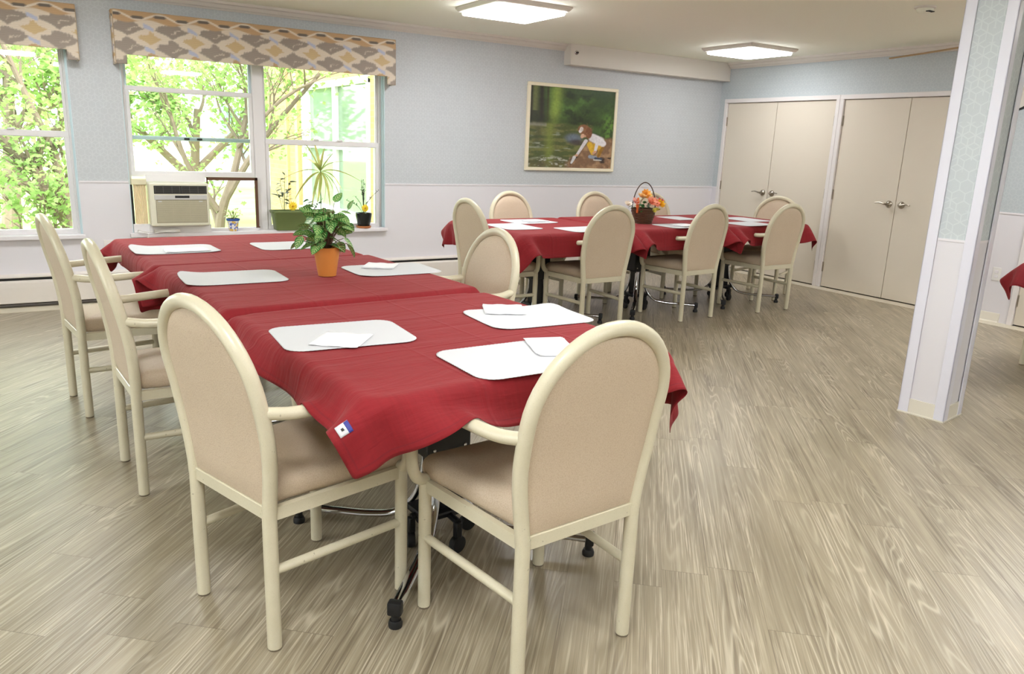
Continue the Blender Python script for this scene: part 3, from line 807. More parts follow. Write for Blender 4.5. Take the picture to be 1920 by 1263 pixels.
# ---- chairs ----------------------------------------------------------
CH = dict(wr=.189, wf=.218, d=.426, zr=.397, wb=.218, zt=.942, aj=.698)
def by(z):
    t = max(0.0, z-.417); L = .30
    return -.225*(t*t/(2*L) if t < L else L/2+(t-L))
def bw(z):
    t = max(0, min(1, (z-.36)/.28)); t = t*t*(3-2*t)
    return CH['wr']+(CH['wb']-CH['wr'])*t
ARM = [(.218, by(.688), .688), (.244, .05, .679), (.263, .15, .682), (.274, .25, .686), (.279, .33, .685), (.279, .378, .664), (.278, .397, .61), (.277, .402, .52), (.271, .405, .462), (.250, .412, .428), (.219, .424, .415)]
def make_chair():
    t = thing('dining_armchair', '', 'chair')
    r = .0195
    za = CH['zt']-CH['wb']
    side = [(bw(z), by(z), z) for z in np.linspace(.40, za, 12)]
    arc = []
    for a in np.linspace(0, math.pi, 25)[1:-1]:
        z = za+CH['wb']*math.sin(a); arc.append((CH['wb']*math.cos(a), by(z), z))
    path = side+arc+[(-x, y, z) for x, y, z in side[::-1]]
    obj('back_frame', tube(path, r, 14), M['frame'], t)
    # inner lip of the arch
    # padded back
    rows = []; zs = list(np.linspace(.418, za, 10))+[za+(CH['wb']-.019)*math.sin(a) for a in np.linspace(0, math.pi/2, 12)[1:]]
    sN = np.linspace(-1, 1, 17)
    V = []; F = []; n = 34
    for z in zs:
        hw = (bw(z)-.019) if z <= za else math.sqrt(max(1e-7, (CH['wb']-.019)**2-(z-za)**2))
        ez = min(1, (z-zs[0])/.03+.15, (zs[-1]-z)/.05+.0)
        for s_ in sN: V.append((s_*hw, by(z)+.007*min(1, ez*3)+.011*(1-abs(s_)**7)*ez, z))
        for s_ in sN[::-1]: V.append((s_*hw, by(z)-.006*min(1, ez*3)-.007*(1-abs(s_)**9)*ez, z))
    for i in range(len(zs)-1):
        for k in range(n): F.append([i*n+k, i*n+(k+1) % n, (i+1)*n+(k+1) % n, (i+1)*n+k])
    F.append(list(range(n)))
    obj('backrest', (V, F), M['fabric'], t, sharp=60)
    # seat
    ol = []
    hr, hf, y0, y1 = .172, .215, .018, .462
    for cx, cy, a0, rr in ((hf-.03, y1-.03, 0, .03), (-hf+.03, y1-.03, 90, .03), (-hr+.018, y0+.018, 180, .018), (hr-.018, y0+.018, 270, .018)):
        for j in range(6):
            a = math.radians(a0+j*18); ol.append((cx+rr*math.cos(a), cy+rr*math.sin(a)))
    # resample edges so the dome is smooth
    full = []
    for i in range(len(ol)):
        p, q = ol[i], ol[(i+1) % len(ol)]; k = max(1, int(math.hypot(q[0]-p[0], q[1]-p[1])/.05))
        for j in range(k): full.append((p[0]+(q[0]-p[0])*j/k, p[1]+(q[1]-p[1])*j/k))
    obj('seat', rings(full, [(.97, .413), (.995, .418), (1.012, .43), (1.02, .445), (1.005, .460), (.965, .472), (.89, .481), (.75, .487), (.5, .491), (.2, .493)], (0, .24)), M['fabric'], t, sharp=70)
    # frame under the seat
    bars = []
    for sx in (-1, 1):
        a = Vector((sx*CH['wr'], .0, 0)); b = Vector((sx*CH['wf'], CH['d'], 0)); dd = (b-a).normalized(); nn = Vector((-dd.y, dd.x, 0))*.009
        P = [a-nn, b-nn, b+nn, a+nn]
        bars.append(([tuple(p+Vector((0, 0, z))) for z in (.379, .415) for p in P], [[0, 1, 2, 3], [4, 5, 6, 7], [0, 1, 5, 4], [1, 2, 6, 5], [2, 3, 7, 6], [3, 0, 4, 7]]))
    bars.append(box(-CH['wr'], CH['wr'], -.009, .009, .379, .417, .002, 1)); bars.append(box(-CH['wf'], CH['wf'], CH['d']-.009, CH['d']+.009, .379, .413, .002, 1))
    obj('seat_frame', join(*bars), M['frame'], t, smooth=False)
    for sx in (-1, 1):
        for (x, y, top) in ((sx*CH['wr'], 0, .41), (sx*CH['wf'], CH['d'], .412)):
            lg = obj('leg', tube([(x, y, .006), (x, y, .2), (x, y, top)], r if y == 0 else r*.97, 14), M['frame'], t)
            obj('glide', lathe([(.0175, 0), (.0185, .003), (.0185, .007)], 14, (x, y, 0)), simple_glide, lg)
    for sx in (-1, 1):
        obj('armrest', tube(ctr([(sx*p[0], p[1], p[2]) for p in ARM], 5), .0172, 12), M['frame'], t)
        obj('stretcher', tube([(sx*CH['wr'], .0, .232), (sx*CH['wf'], CH['d'], .232)], .0135, 10), M['frame'], t)
    return t
simple_glide = simple('grey_glide', srgb(120, 108, 90), .5)
A_, B_ = 'chairs around the table row with the potted plant', 'chairs around the table row with the flower basket'
CHAIRS = [
 ((.375, 2.041, -1.253), 'beige armchair at the near left table corner, its back turned to the camera', A_),
 ((1.128, 1.446, .09), 'beige armchair at the near table end, closest to the camera, seen from behind', A_),
 ((.224, 3.199, -1.49), 'beige armchair on the left of the plant table, second from the window', A_),
 ((.085, 4.209, -1.43), 'beige armchair on the left side of the table row, closest to the left window', A_),
 ((1.80, 3.20, 1.616), 'beige armchair on the right side of the plant table, half hidden by its cloth', A_),
 ((2.78, 5.08, -1.5), 'beige armchair at the left end of the flower basket table row', B_),
 ((3.557, 4.480, .031), 'left of three beige armchairs seen from behind at the far table row', B_),
 ((4.585, 4.515, .097), 'middle of three beige armchairs seen from behind at the far table row', B_),
 ((5.51, 4.508, .013), 'right of three beige armchairs seen from behind at the far table row', B_),
 ((3.55, 5.78, 3.25), 'beige armchair behind the left table of the far row, facing the camera near the wall', B_),
 ((4.47, 5.76, 3.17), 'beige armchair behind the far row left of the flower basket, facing the camera', B_),
 ((5.14, 5.74, 3.15), 'beige armchair behind the far row, partly covered by the flower basket', B_),
 ((6.26, 5.22, 1.95), 'beige armchair at the right end of the far row before the closet doors', B_),
 ((5.95, 2.53, 3.14), 'beige armchair at the side table beyond the pillar, only a leg in view', 'chair at the side table'),
]
proto = make_chair()
chair_objs = []
for i, (q, label, grp) in enumerate(CHAIRS):
    o = proto if i == 0 else copy_tree(proto)
    o.location = (q[0], q[1], 0); o.rotation_euler = (0, 0, q[2]); tag(o, label, 'chair', grp)
    chair_objs.append(o)

tlabels = ['folding pedestal table nearest the camera under a burgundy cloth', 'folding pedestal table in the middle of the plant row under a burgundy cloth', 'folding pedestal table closest to the window under a burgundy cloth',
  'left folding pedestal table of the far row under a burgundy cloth', 'middle folding pedestal table of the far row under the flower basket', 'right folding pedestal table of the far row near the closet doors', 'folding pedestal table at the right edge beyond the pillar']
tp = make_table()
for i, td in enumerate(TABLES):
    o = tp if i == 0 else copy_tree(tp)
    o.location = (td['c'][0], td['c'][1], td['dz']*0); o.rotation_euler = (0, 0, math.radians(td['r']))
    tag(o, tlabels[i], 'table', A_.replace('chairs around', 'tables of') if i < 3 else (B_.replace('chairs around', 'tables of') if i < 6 else 'side table'))

# ---- tablecloths: small position-based cloth solve ----------------------
def drape(half, size, off, seam, caps, N, steps=90, iters=14, seed=0, bend=.16, fold=''):
    """square cloth over a square table; returns grid of local points (z relative to table top)"""
    rs = np.random.RandomState(seed)
    s = size/(N-1)
    g_ = np.linspace(-size/2, size/2, N)
    Xr, Yr = np.meshgrid(g_, g_, indexing='ij')
    Xr = Xr+off[0]; Yr = Yr+off[1]
    P = np.zeros((N, N, 3)); P[..., 0] = Xr; P[..., 1] = Yr; P[..., 2] = .002
    hb = half+.004
    # seam flaps start folded down into the gap
    for sd_, ax, sg in (('+x', 0, 1), ('-x', 0, -1), ('+y', 1, 1), ('-y', 1, -1)):
        if sd_ in seam or sd_ in fold:
            e = sg*P[..., ax]-hb; mk = e > 0
            P[..., ax] = np.where(mk, sg*(hb+.002), P[..., ax]); P[..., 2] -= np.where(mk, e, 0)
    P += rs.randn(*P.shape)*.0004
    w = np.ones((N, N)); w[(np.abs(Xr) < half-.03) & (np.abs(Yr) < half-.03)] = 0
    P[w == 0, 2] = .0015
    Q = P.copy()
    cons = []
    def add(di, dj, k):
        L = s*math.hypot(di, dj)
        for par in (0, 1):
            I, J = np.meshgrid(np.arange(max(0, -di), N-max(0, di)), np.arange(max(0, -dj), N-max(0, dj)), indexing='ij')
            key = (I//max(1, abs(di)) if di else J//max(1, abs(dj))) % 2
            sel = key == par
            a = (I[sel]*N+J[sel]); b = ((I[sel]+di)*N+(J[sel]+dj))
            cons.append((a, b, L, k))
    add(1, 0, 1.0); add(0, 1, 1.0); add(1, 1, .6); add(1, -1, .6); add(2, 0, bend); add(0, 2, bend); add(3, 3, bend*.6); add(3, -3, bend*.6)
    wf_ = w.ravel(); pc = []
    for a, b, L, k in cons:
        ws = wf_[a]+wf_[b]; ok = ws > 0; a, b = a[ok], b[ok]; ws = ws[ok]
        pc.append((a, b, L, k, (wf_[a]/ws)[:, None], (wf_[b]/ws)[:, None]))
    Pf = P.reshape(-1, 3); Qf = Q.reshape(-1, 3); free = wf_ > 0
    A = np.array([c[0] for c in caps]) if caps else None
    for st in range(steps):
        v = (Pf-Qf)*.965; Qf[:] = Pf
        Pf[free] += v[free]+np.array([0, 0, -9.8*.00016])
        for it in range(iters):
            for a, b, L, k, wa, wb_ in pc:
                d = Pf[b]-Pf[a]; l = np.sqrt((d*d).sum(1))[:, None]+1e-9
                c = d*((l-L)/l*k); Pf[a] += c*wa; Pf[b] -= c*wb_
            if it % 2 == 1 or it == iters-1:
                # table block (rounded)
                q = np.abs(Pf[:, :2])-(half-.008); top = Pf[:, 2]+.008
                qq = np.stack([q[:, 0], q[:, 1], top], 1); m_ = np.maximum(qq, 0); dist = np.sqrt((m_**2).sum(1))+np.minimum(qq.max(1), 0)
                ins = (dist < .011) & free
                if ins.any():
                    i_ = np.where(ins)[0]; mm = m_[i_]; dd = dist[i_]
                    pos = dd > 1e-4
                    nrm = np.zeros_like(mm); nrm[pos] = mm[pos]/(np.linalg.norm(mm[pos], axis=1)[:, None]+1e-9)
                    am = qq[i_].argmax(1); nrm[~pos] = 0; nrm[np.where(~pos)[0], am[~pos]] = 1
                    nrm[:, 0] *= np.sign(Pf[i_, 0]+1e-9); nrm[:, 1] *= np.sign(Pf[i_, 1]+1e-9)
                    Pf[i_] += nrm*(.011-dd)[:, None]
                    Pf[i_] = Pf[i_]*.7+Qf[i_]*.3 if it == iters-1 else Pf[i_]
                for ca, cb, cr_ in caps:
                    ab = cb-ca; t = np.clip(((Pf-ca)@ab)/(ab@ab), 0, 1); c = ca+t[:, None]*ab; d = Pf-c; l = np.linalg.norm(d, axis=1)
                    ins = (l < cr_) & free
                    if ins.any(): Pf[ins] = c[ins]+d[ins]/(l[ins][:, None]+1e-9)*cr_
                for sd_, ax, sg in (('+x', 0, 1), ('-x', 0, -1), ('+y', 1, 1), ('-y', 1, -1)):
                    if sd_ in seam:
                        over = (sg*Pf[:, ax] > hb+.006) & free
                        Pf[over, ax] = sg*(hb+.006)
    return P
clabels = ['burgundy tablecloth nearest the camera with a small white and blue tag', 'burgundy tablecloth on the middle plant table, under the clay pot', 'burgundy tablecloth on the table closest to the window',
  'burgundy tablecloth at the left end of the far table row', 'burgundy tablecloth under the flower basket in the far row', 'burgundy tablecloth at the right end of the far row near the closets', 'burgundy tablecloth corner at the right edge beyond the pillar']
def chair_caps(q):
    caps = []
    for sx in (-1, 1):
        pts = [to_world(q, (sx*p[0], p[1], p[2])) for p in ARM]
        for a, b in zip(pts[:-1], pts[1:]): caps.append((a, b, .0178))
    for xx, r_ in ((-.218, .02), (-.15, .03), (-.075, .03), (0, .03), (.075, .03), (.15, .03), (.218, .02)):
        zs = (.45, .6, .75, .88)
        pts = [to_world(q, (xx*(.9 if z < .5 else 1), by(z), z)) for z in zs]
        for a, b in zip(pts[:-1], pts[1:]): caps.append((a, b, r_))
    return caps
cloth_grids = []
for i, td in enumerate(TABLES):
    cx, cy = td['c']; a = math.radians(td['r']); ca, sa = math.cos(a), math.sin(a); zt = TZ+td['dz']
    def loc_(p): x, y = p[0]-cx, p[1]-cy; return np.array([ca*x+sa*y, -sa*x+ca*y, p[2]-zt])
    caps = []
    for q, _, _ in CHAIRS:
        if math.hypot(q[0]-cx, q[1]-cy) < 1.25:
            for (p0, p1, r_) in chair_caps(q):
                l0, l1 = loc_(p0), loc_(p1)
                if max(abs(l0[0]), abs(l0[1])) > HB-.03 and l0[2] > -.33: caps.append((l0, l1, r_+.008))
    off = {0: (.055, .03), 1: (.062, 0), 2: (.06, -.02), 3: (-.02, -.01)}.get(i, (0, 0)); SZC = 1.372
    N = 66 if i in (0, 1, 2) else 48
    P = drape(HB, SZC, off, td['seam'], caps, N, steps=90 if i < 3 else 70, iters=10, seed=i, bend=.2, fold=('', '+x-x', '+y-x', '-y-x', '-y', '-y+x', '')[i])
    V = [tuple(p) for p in P.reshape(-1, 3)]
    F = [[x*N+y, (x+1)*N+y, (x+1)*N+y+1, x*N+y+1] for x in range(N-1) for y in range(N-1)]
    o = bpy.data.objects.new('tablecloth', mesh_of('tablecloth', V, F, M['cloth'], True, None)); COL.objects.link(o)
    uv = o.data.uv_layers.new(name='UVMap'); lv = np.zeros(len(o.data.loops), int); o.data.loops.foreach_get('vertex_index', lv)
    uvs = np.stack([(lv // N)/(N-1), (lv % N)/(N-1)], 1); uv.data.foreach_set('uv', uvs.ravel())
    o.location = (cx, cy, zt-.002); o.rotation_euler = (0, 0, a)
    sb = o.modifiers.new('smooth', 'SUBSURF'); sb.levels = 1; sb.render_levels = 1
    so_ = o.modifiers.new('thick', 'SOLIDIFY'); so_.thickness = .0012; so_.offset = 0
    tag(o, clabels[i], 'tablecloth', 'burgundy tablecloths')
    cloth_grids.append((o, P, N, (cx, cy, zt, a)))
# sewn tags (part of the cloth)
def cloth_tag(ci, gi, gj, du, dv, w=.034, h=.030):
    o, P, N, _ = cloth_grids[ci]
    def at(i, j):
        i0, j0 = int(min(N-2, max(0, math.floor(i)))), int(min(N-2, max(0, math.floor(j)))); fi, fj = i-i0, j-j0
        p = P[i0, j0]*(1-fi)*(1-fj)+P[i0+1, j0]*fi*(1-fj)+P[i0, j0+1]*(1-fi)*fj+P[i0+1, j0+1]*fi*fj
        nn = np.cross(P[i0+1, j0]-P[i0, j0], P[i0, j0+1]-P[i0, j0]); nn /= np.linalg.norm(nn)+1e-9
        return p+nn*.0018
    sp = 1.372/(N-1); k = 6
    def patch(name, u0, u1, v0, v1, mat, lift=0):
        V = []; F = []
        for a in range(k+1):
            for b in range(k+1):
                i = gi+(u0+(u1-u0)*a/k)/sp; j = gj+(v0+(v1-v0)*b/k)/sp; p = at(i, j)
                V.append(tuple(p+np.array([0, -1, 0])*lift))
        F = [[a*(k+1)+b, (a+1)*(k+1)+b, (a+1)*(k+1)+b+1, a*(k+1)+b+1] for a in range(k) for b in range(k)]
        p = obj(name, (V, F), mat, o, True, None); m_ = p.modifiers.new('thick', 'SOLIDIFY'); m_.thickness = .0006; m_.offset = 1
        return p
    lb = patch('care_tag', 0, w, 0, h, M['paper']); lb['label'] = 'white and blue sewn tag'
    b = patch('tag_band', w*.68, w, 0, h, simple('tag_blue', srgb(52, 58, 140), .6), .0009); b.parent = lb
    b = patch('tag_mark', w*.3, w*.5, h*.4, h*.62, M['dark'], .0009); b.parent = lb
cloth_tag(0, 1.0, 5.4, 0, 0)

# ================================================================== PLACEMATS
def mat_mesh(w=.405, d=.315, curl=(0, 0, 0, 0), seed=0):
    """scalloped paper mat with rounded corners; curl lifts corners"""
    rr = .055; ol = []
    hw, hd = w/2, d/2
    for cx, cy, a0 in ((hw-rr, hd-rr, 0), (-hw+rr, hd-rr, 90), (-hw+rr, -hd+rr, 180), (hw-rr, -hd+rr, 270)):
        for j in range(9):
            a = math.radians(a0+j*11.25); ol.append((cx+rr*math.cos(a), cy+rr*math.sin(a)))
    full = []
    for i in range(len(ol)):
        p, q = ol[i], ol[(i+1) % len(ol)]; L = math.hypot(q[0]-p[0], q[1]-p[1]); k = max(1, int(round(L/.0032)))
        for j in range(k): full.append((p[0]+(q[0]-p[0])*j/k, p[1]+(q[1]-p[1])*j/k))
    # scallops along the edge
    acc = 0; sc = []
    for i, p in enumerate(full):
        q = full[i-1]; acc += math.hypot(p[0]-q[0], p[1]-q[1]) if i else 0
        n = Vector((full[(i+1) % len(full)][1]-full[i-1][1], -(full[(i+1) % len(full)][0]-full[i-1][0]))).normalized()
        s_ = abs(math.sin(math.pi*acc/.013))*.0022
        sc.append((p[0]+n.x*s_, p[1]+n.y*s_))
    def hz(x, y):
        z = 0
        for c, (sx, sy) in zip(curl, ((-1, 1), (1, 1), (1, -1), (-1, -1))):
            dd = math.hypot(x-sx*hw, y-sy*hd); z += c*max(0, 1-dd/.13)**2
        return z
    V = []; F = []; n = len(sc); lv = [1, .97, .9, .78, .6, .4, .2]
    for l in lv:
        for x, y in sc: V.append((x*l, y*l, hz(x*l, y*l)))
    V.append((0, 0, hz(0, 0)))
    for i in range(len(lv)-1):
        for k in range(n): F.append([i*n+k, i*n+(k+1) % n, (i+1)*n+(k+1) % n, (i+1)*n+k])
    for k in range(n): F.append([(len(lv)-1)*n+k, (len(lv)-1)*n+(k+1) % n, len(V)-1])
    return V, F
def napkin_mesh(s=.115, kind=0):
    base = [(-s, 0), (0, -s), (s, 0), (0, s)] if kind == 0 else [(-s, -s*.6), (s, -s*.6), (s*.9, s*.6), (-s*.9, s*.6)]
    parts = []
    for k in range(3):
        o = (k*.006, k*.004); z = k*.0006
        V = []; n = 8
        for i in range(n+1):
            for j in range(n+1):
                a, b = i/n, j/n
                p = [(1-a)*(1-b)*base[0][m]+a*(1-b)*base[1][m]+a*b*base[2][m]+(1-a)*b*base[3][m] for m in (0, 1)]
                e = min(a, 1-a, b, 1-b)
                V.append((p[0]+o[0], p[1]+o[1], z+.004*max(0, .3-e)*(1+math.sin(i*1.7+k))+.0012))
        F = [[i*(n+1)+j, (i+1)*(n+1)+j, (i+1)*(n+1)+j+1, i*(n+1)+j+1] for i in range(n) for j in range(n)]
        parts.append((V, F))
    return join(*parts)
MATS = [ # x,y,rot,table,curl,label
 (.582, 4.312, 3, 2, (.02, 0, .004, .004), 'white paper placemat on the left of the table closest to the window'),
 (1.195, 4.318, 3, 2, (.004, .002, 0, 0), 'white paper placemat behind the potted plant on the table closest to the window'),
 (.672, 3.345, 0, 1, (.018, 0, 0, .004), 'white paper placemat left of the clay pot with one curled corner'),
 (1.386, 3.340, 1, 1, (0, .0, .0, .005), 'white paper placemat right of the clay pot, overhanging the table edge'),
 (.775, 2.264, -3, 0, (0, 0, 0, .0), 'white scalloped placemat on the left of the table nearest the camera'),
 (1.473, 2.275, -2, 0, (.004, .01, 0, .003), 'white scalloped placemat at the right rear of the table nearest the camera'),
 (1.142, 1.810, 1, 0, (0, 0, 0, 0), 'white scalloped placemat at the near end, before the closest chair'),
 (3.40, 5.30, 2, 3, (.003, 0, .003, 0), 'white placemat at the rear of the left table in the far row'),
 (3.055, 4.98, 90, 3, (0, 0, .004, 0), 'white placemat at the left end of the far row, before the end chair'),
 (3.52, 4.70, 3, 3, (0, .004, 0, 0), 'white placemat before the left near chair of the far row'),
 (4.98, 5.32, 2, 5, (0, .002, 0, 0), 'white placemat right of the flower basket at the rear edge'),
 (4.52, 4.72, 2, 4, (0, 0, .004, 0), 'white placemat in front of the flower basket'),
 (5.70, 5.10, 90, 5, (0, .002, 0, .003), 'white placemat at the right end of the far row'),
 (5.38, 4.76, 2, 5, (.003, 0, 0, 0), 'white placemat before the right near chair of the far row'),
 (4.42, 5.36, 2, 4, (0, 0, 0, 0), 'white placemat behind the flower basket at the rear edge'),
]
for i, (x, y, r_, ti, curl, label) in enumerate(MATS):
    o = obj('placemat', mat_mesh(curl=curl), M['paper'], None, True, None)
    o.location = (x, y, TZ+TABLES[ti]['dz']+.0035); o.rotation_euler = (0, 0, math.radians(r_))
    sm_ = o.modifiers.new('thick', 'SOLIDIFY'); sm_.thickness = .0009; sm_.offset = 1
    tag(o, label, 'placemat', 'white paper placemats')
NAPS = [(.742, 2.185, 8, 0, 0, 'folded white napkin on the left placemat of the nearest table'), (1.435, 2.385, 20, 0, 0, 'folded white napkin on the right rear placemat of the nearest table'),
        (1.30, 1.86, 70, 1, 0, 'folded white napkin half hidden by the closest chair back'), (1.36, 3.42, 12, 0, 1, 'folded white napkin on the placemat right of the clay pot'),
        (.62, 4.235, 4, 1, 2, 'folded white napkin on the left placemat closest to the window'), (3.44, 5.28, 5, 1, 3, 'folded white napkin on the rear placemat of the far row left table'), (4.56, 4.70, 10, 1, 4, 'folded white napkin before the flower basket')]
for x, y, r_, k, ti, label in NAPS:
    o = obj('paper_napkin', napkin_mesh(.105, k), M['napkin'], None, True, None)
    o.location = (x, y, TZ+TABLES[ti]['dz']+.005); o.rotation_euler = (0, 0, math.radians(r_))
    sm_ = o.modifiers.new('thick', 'SOLIDIFY'); sm_.thickness = .0007; sm_.offset = 1
    tag(o, label, 'napkin', 'folded paper napkins')

# ================================================================== PLANTS
def leaf_geo(L, Wd, curve=.3, n=7, tip=.0, cup=.12, m=4):
    """leaf along +x, width in y; returns verts, faces, uvs"""
    V = []; UV = []; F = []
    for i in range(n+1):
        t = i/n; w = Wd/2*(math.sin(math.pi*min(1, t**.75*1.0))**.8 if 0 < t < 1 else 0)+1e-4
        z = -curve*L*t*t
        for j in range(m+1):
            s_ = j/m*2-1; V.append((L*t, s_*w, z+cup*abs(s_)*w)); UV.append((t, (s_+1)/2))
    F = [[i*(m+1)+j, (i+1)*(m+1)+j, (i+1)*(m+1)+j+1, i*(m+1)+j+1] for i in range(n) for j in range(m)]
    return V, F, UV
def place_leaf(lf, p, az, el, roll=0):
    V, F, UV = lf
    Mx = Matrix.Rotation(az, 3, 'Z') @ Matrix.Rotation(-el, 3, 'Y') @ Matrix.Rotation(roll, 3, 'X')
    return [tuple(Mx @ Vector(v)+Vector(p)) for v in V], F, UV
def leaves_obj(name, Ls, mat, parent, **kw):
    V = []; F = []; UV = []
    for v, f, uv in Ls:
        n = len(V); V += v; F += [[i+n for i in q] for q in f]; UV += uv
    me = bpy.data.meshes.new(name); me.from_pydata(V, [], F); me.polygons.foreach_set('use_smooth', [True]*len(me.polygons)); me.materials.append(mat)
    ul = me.uv_layers.new(name='UVMap'); lv = np.zeros(len(me.loops), int); me.loops.foreach_get('vertex_index', lv)
    ul.data.foreach_set('uv', np.array(UV)[lv].ravel().astype(np.float32))
    o = bpy.data.objects.new(name, me); COL.objects.link(o); o.parent = parent
    return o
zt1 = TZ+.010+.003
pl = thing('potted_plant', 'leafy green striped plant in an orange clay pot on the burgundy table', 'potted plant', (1.055, 3.272, zt1))
obj('pot', lathe([(.036, 0), (.0385, .0), (.058, .122), (.0585, .126), (.0535, .126), (.050, .112), (.0, .108)], 32, cap=False), M['terra'], pl)
obj('soil', lathe([(.0, .112), (.050, .110)], 24, cap=False), M['soil'], pl)
stems = []; Ls = []
rr = random.Random(21)
for i in range(84):
    az = rr.uniform(0, 2*math.pi) if i > 12 else i/13*2*math.pi
    hh = rr.uniform(.02, .175); rad = rr.uniform(.015, .105)*(1.0 if hh < .13 else .7)
    tipp = Vector((math.cos(az)*rad, math.sin(az)*rad, .115+hh))
    stems.append(tube(ctr([(math.cos(az)*.01, math.sin(az)*.01, .108), (tipp.x*.5, tipp.y*.5, .115+hh*.62), tuple(tipp)], 4), .0016, 5))
    L = rr.uniform(.05, .075); Ls.append(place_leaf(leaf_geo(L, L*.68, .22), tuple(tipp), az+rr.uniform(-.9, .9), rr.uniform(-.9, .55), rr.uniform(-.8, .8)))
for (x, y, z, az, el, L) in ((-.07, -.04, .26, 3.6, .5, .062), (.035, -.01, .318, .3, .9, .06), (.10, .0, .285, -.2, 1.2, .05), (-.05, 0, .30, 2.6, .1, .05)):
    stems.append(tube(ctr([(0, 0, .11), (x*.4, y*.4, .2), (x, y, z)], 4), .0014, 5)); Ls.append(place_leaf(leaf_geo(L, L*.62, .2), (x, y, z), az, el, .5))
obj('stems', join(*stems), simple('plant_stem', srgb(92, 66, 48), .7), pl)
leaves_obj('foliage', Ls, M['leaf_zebra'], pl)

SZ = WB+.028
# green planter --------------------------------------------------------
pb = thing('window_box_planter', 'long olive green planter box on the window sill', 'planter', (2.02, YW+.005, SZ))
ol = []
for cx, cy, a0 in ((.255, .05, 0), (-.255, .05, 90), (-.255, -.05, 180), (.255, -.05, 270)):
    for j in range(5): a = math.radians(a0+j*22.5); ol.append((cx+.022*math.cos(a), cy+.02*math.sin(a)))
PG = simple('olive_plastic', srgb(104, 118, 70), .4, var=.04)
obj('trough', rings(ol, [(.88, 0), (.90, .006), (.965, .145), (1.0, .147), (1.015, .17), (.985, .172), (.96, .155), (.5, .15)]), PG, pb, sharp=50)
obj('soil', box(-.25, .25, -.045, .045, .148, .156), M['soil'], pb, smooth=False)
# tall spiky plant in the planter
dr = thing('dracaena', 'tall thin stemmed plant with yellow striped spiky leaves in the green planter', 'plant', (2.19, YW+.005, SZ+.156))
obj('stem', tube(ctr([(0, 0, -.02), (.002, 0, .12), (-.004, 0, .26), (.004, 0, .36)], 5), .004, 7), simple('thin_stem', srgb(84, 96, 66), .7), dr)
Ls = []; rr = random.Random(4)
for az, el, L in ((2.6, 1.15, .30), (1.9, .85, .27), (.35, .9, .22), (.9, 1.25, .2), (2.0, 1.35, .24), (3.1, .35, .27), (2.9, -.2, .20), (.1, -.3, .24), (.5, .1, .26), (-.5, -.5, .2), (-1.2, -.6, .22), (-2.2, -.5, .24), (-2.8, -.2, .25), (-.2, .35, .27), (-1.8, -.9, .2), (.0, -.9, .22), (3.3, -.8, .2), (-.9, 1.0, .2)):
    Ls.append(place_leaf(leaf_geo(L*1.2, .028, .7 if el < 1 else .12, 10, cup=.5, m=2), (.004, 0, .355), az, el, rr.uniform(-.4, .4)))
leaves_obj('spiky_leaves', Ls, M['leaf_spike'], dr)
def stemplant(name, label, loc, specs, mat, leafL=.05, ratio=.35, seed=1, stemc=(92, 110, 70)):
    t = thing(name, label, 'plant', loc); rr = random.Random(seed); st = []; Ls = []
    for (x, y, h, n) in specs:
        P_ = ctr([(x*.1, y*.1, -.02), (x*.5, y*.5, h*.5), (x, y, h)], 5); st.append(tube(P_, .0018, 5))
        for k in range(n):
            p = P_[min(len(P_)-1, int(len(P_)*(.3+.7*(k+1)/n)))]
            L = leafL*rr.uniform(.7, 1.2); Ls.append(place_leaf(leaf_geo(L, L*ratio, .3, 5, m=2), tuple(p), rr.uniform(0, 6.28), rr.uniform(-.3, .9), rr.uniform(-.5, .5)))
    obj('stems', join(*st), simple(name+'_stem', srgb(*stemc), .7), t); leaves_obj('foliage', Ls, mat, t); return t
stemplant('jade_plant', 'grey green upright plant at the left end of the green planter', (1.86, YW+.005, SZ+.156), [(-.07, .0, .2, 7), (.0, 0, .16, 6), (.05, 0, .26, 8), (.015, .01, .32, 8), (-.03, 0, .28, 7)], M['leaf_grey'], .06, .38, 3)
stemplant('leafy_cutting', 'small dark leafed plant in the right half of the green planter', (2.09, YW, SZ+.156), [(-.04, 0, .06, 4), (-.015, 0, .11, 5), (.03, .0, .09, 5), (.08, 0, .07, 4), (.12, 0, .12, 4)], M['leaf_dark'], .055, .34, 8)
# second plant: yellow flower picks
def flower_pick(name, label, loc, h=.05, r_=.026, stem_c=(60, 110, 60)):
    t = thing(name, label, 'flower', loc)
    obj('stem', tube([(0, 0, -.03), (0, 0, h)], .0025, 6), simple(name+'_stem', srgb(*stem_c), .6), t)
    pet = []
    for k in range(14):
        a = k/14*2*math.pi; lv, lf, _ = leaf_geo(r_*1.1, r_*.45, .1, 4, m=2)
        Mx = Matrix.Rotation(math.radians(90), 3, 'X') @ Matrix.Rotation(a, 3, 'Z')
        pet.append(([tuple(Mx @ Vector(v)+Vector((0, -.004-.002*(k % 2), h+r_*.6))) for v in lv], lf))
    obj('petals', join(*pet), M['yellow'], t)
    obj('centre', xf(lathe([(.0, .0), (r_*.3, 0), (r_*.26, .006), (.0, .009)], 14, cap=False), rot('X', 90), (0, -.004, h+r_*.6)), simple(name+'_centre', srgb(226, 170, 30), .6), t)
    return t
flower_pick('yellow_flower', 'bright yellow daisy pick at the front of the green planter', (1.925, YW-.03, SZ+.156), .03, .040)
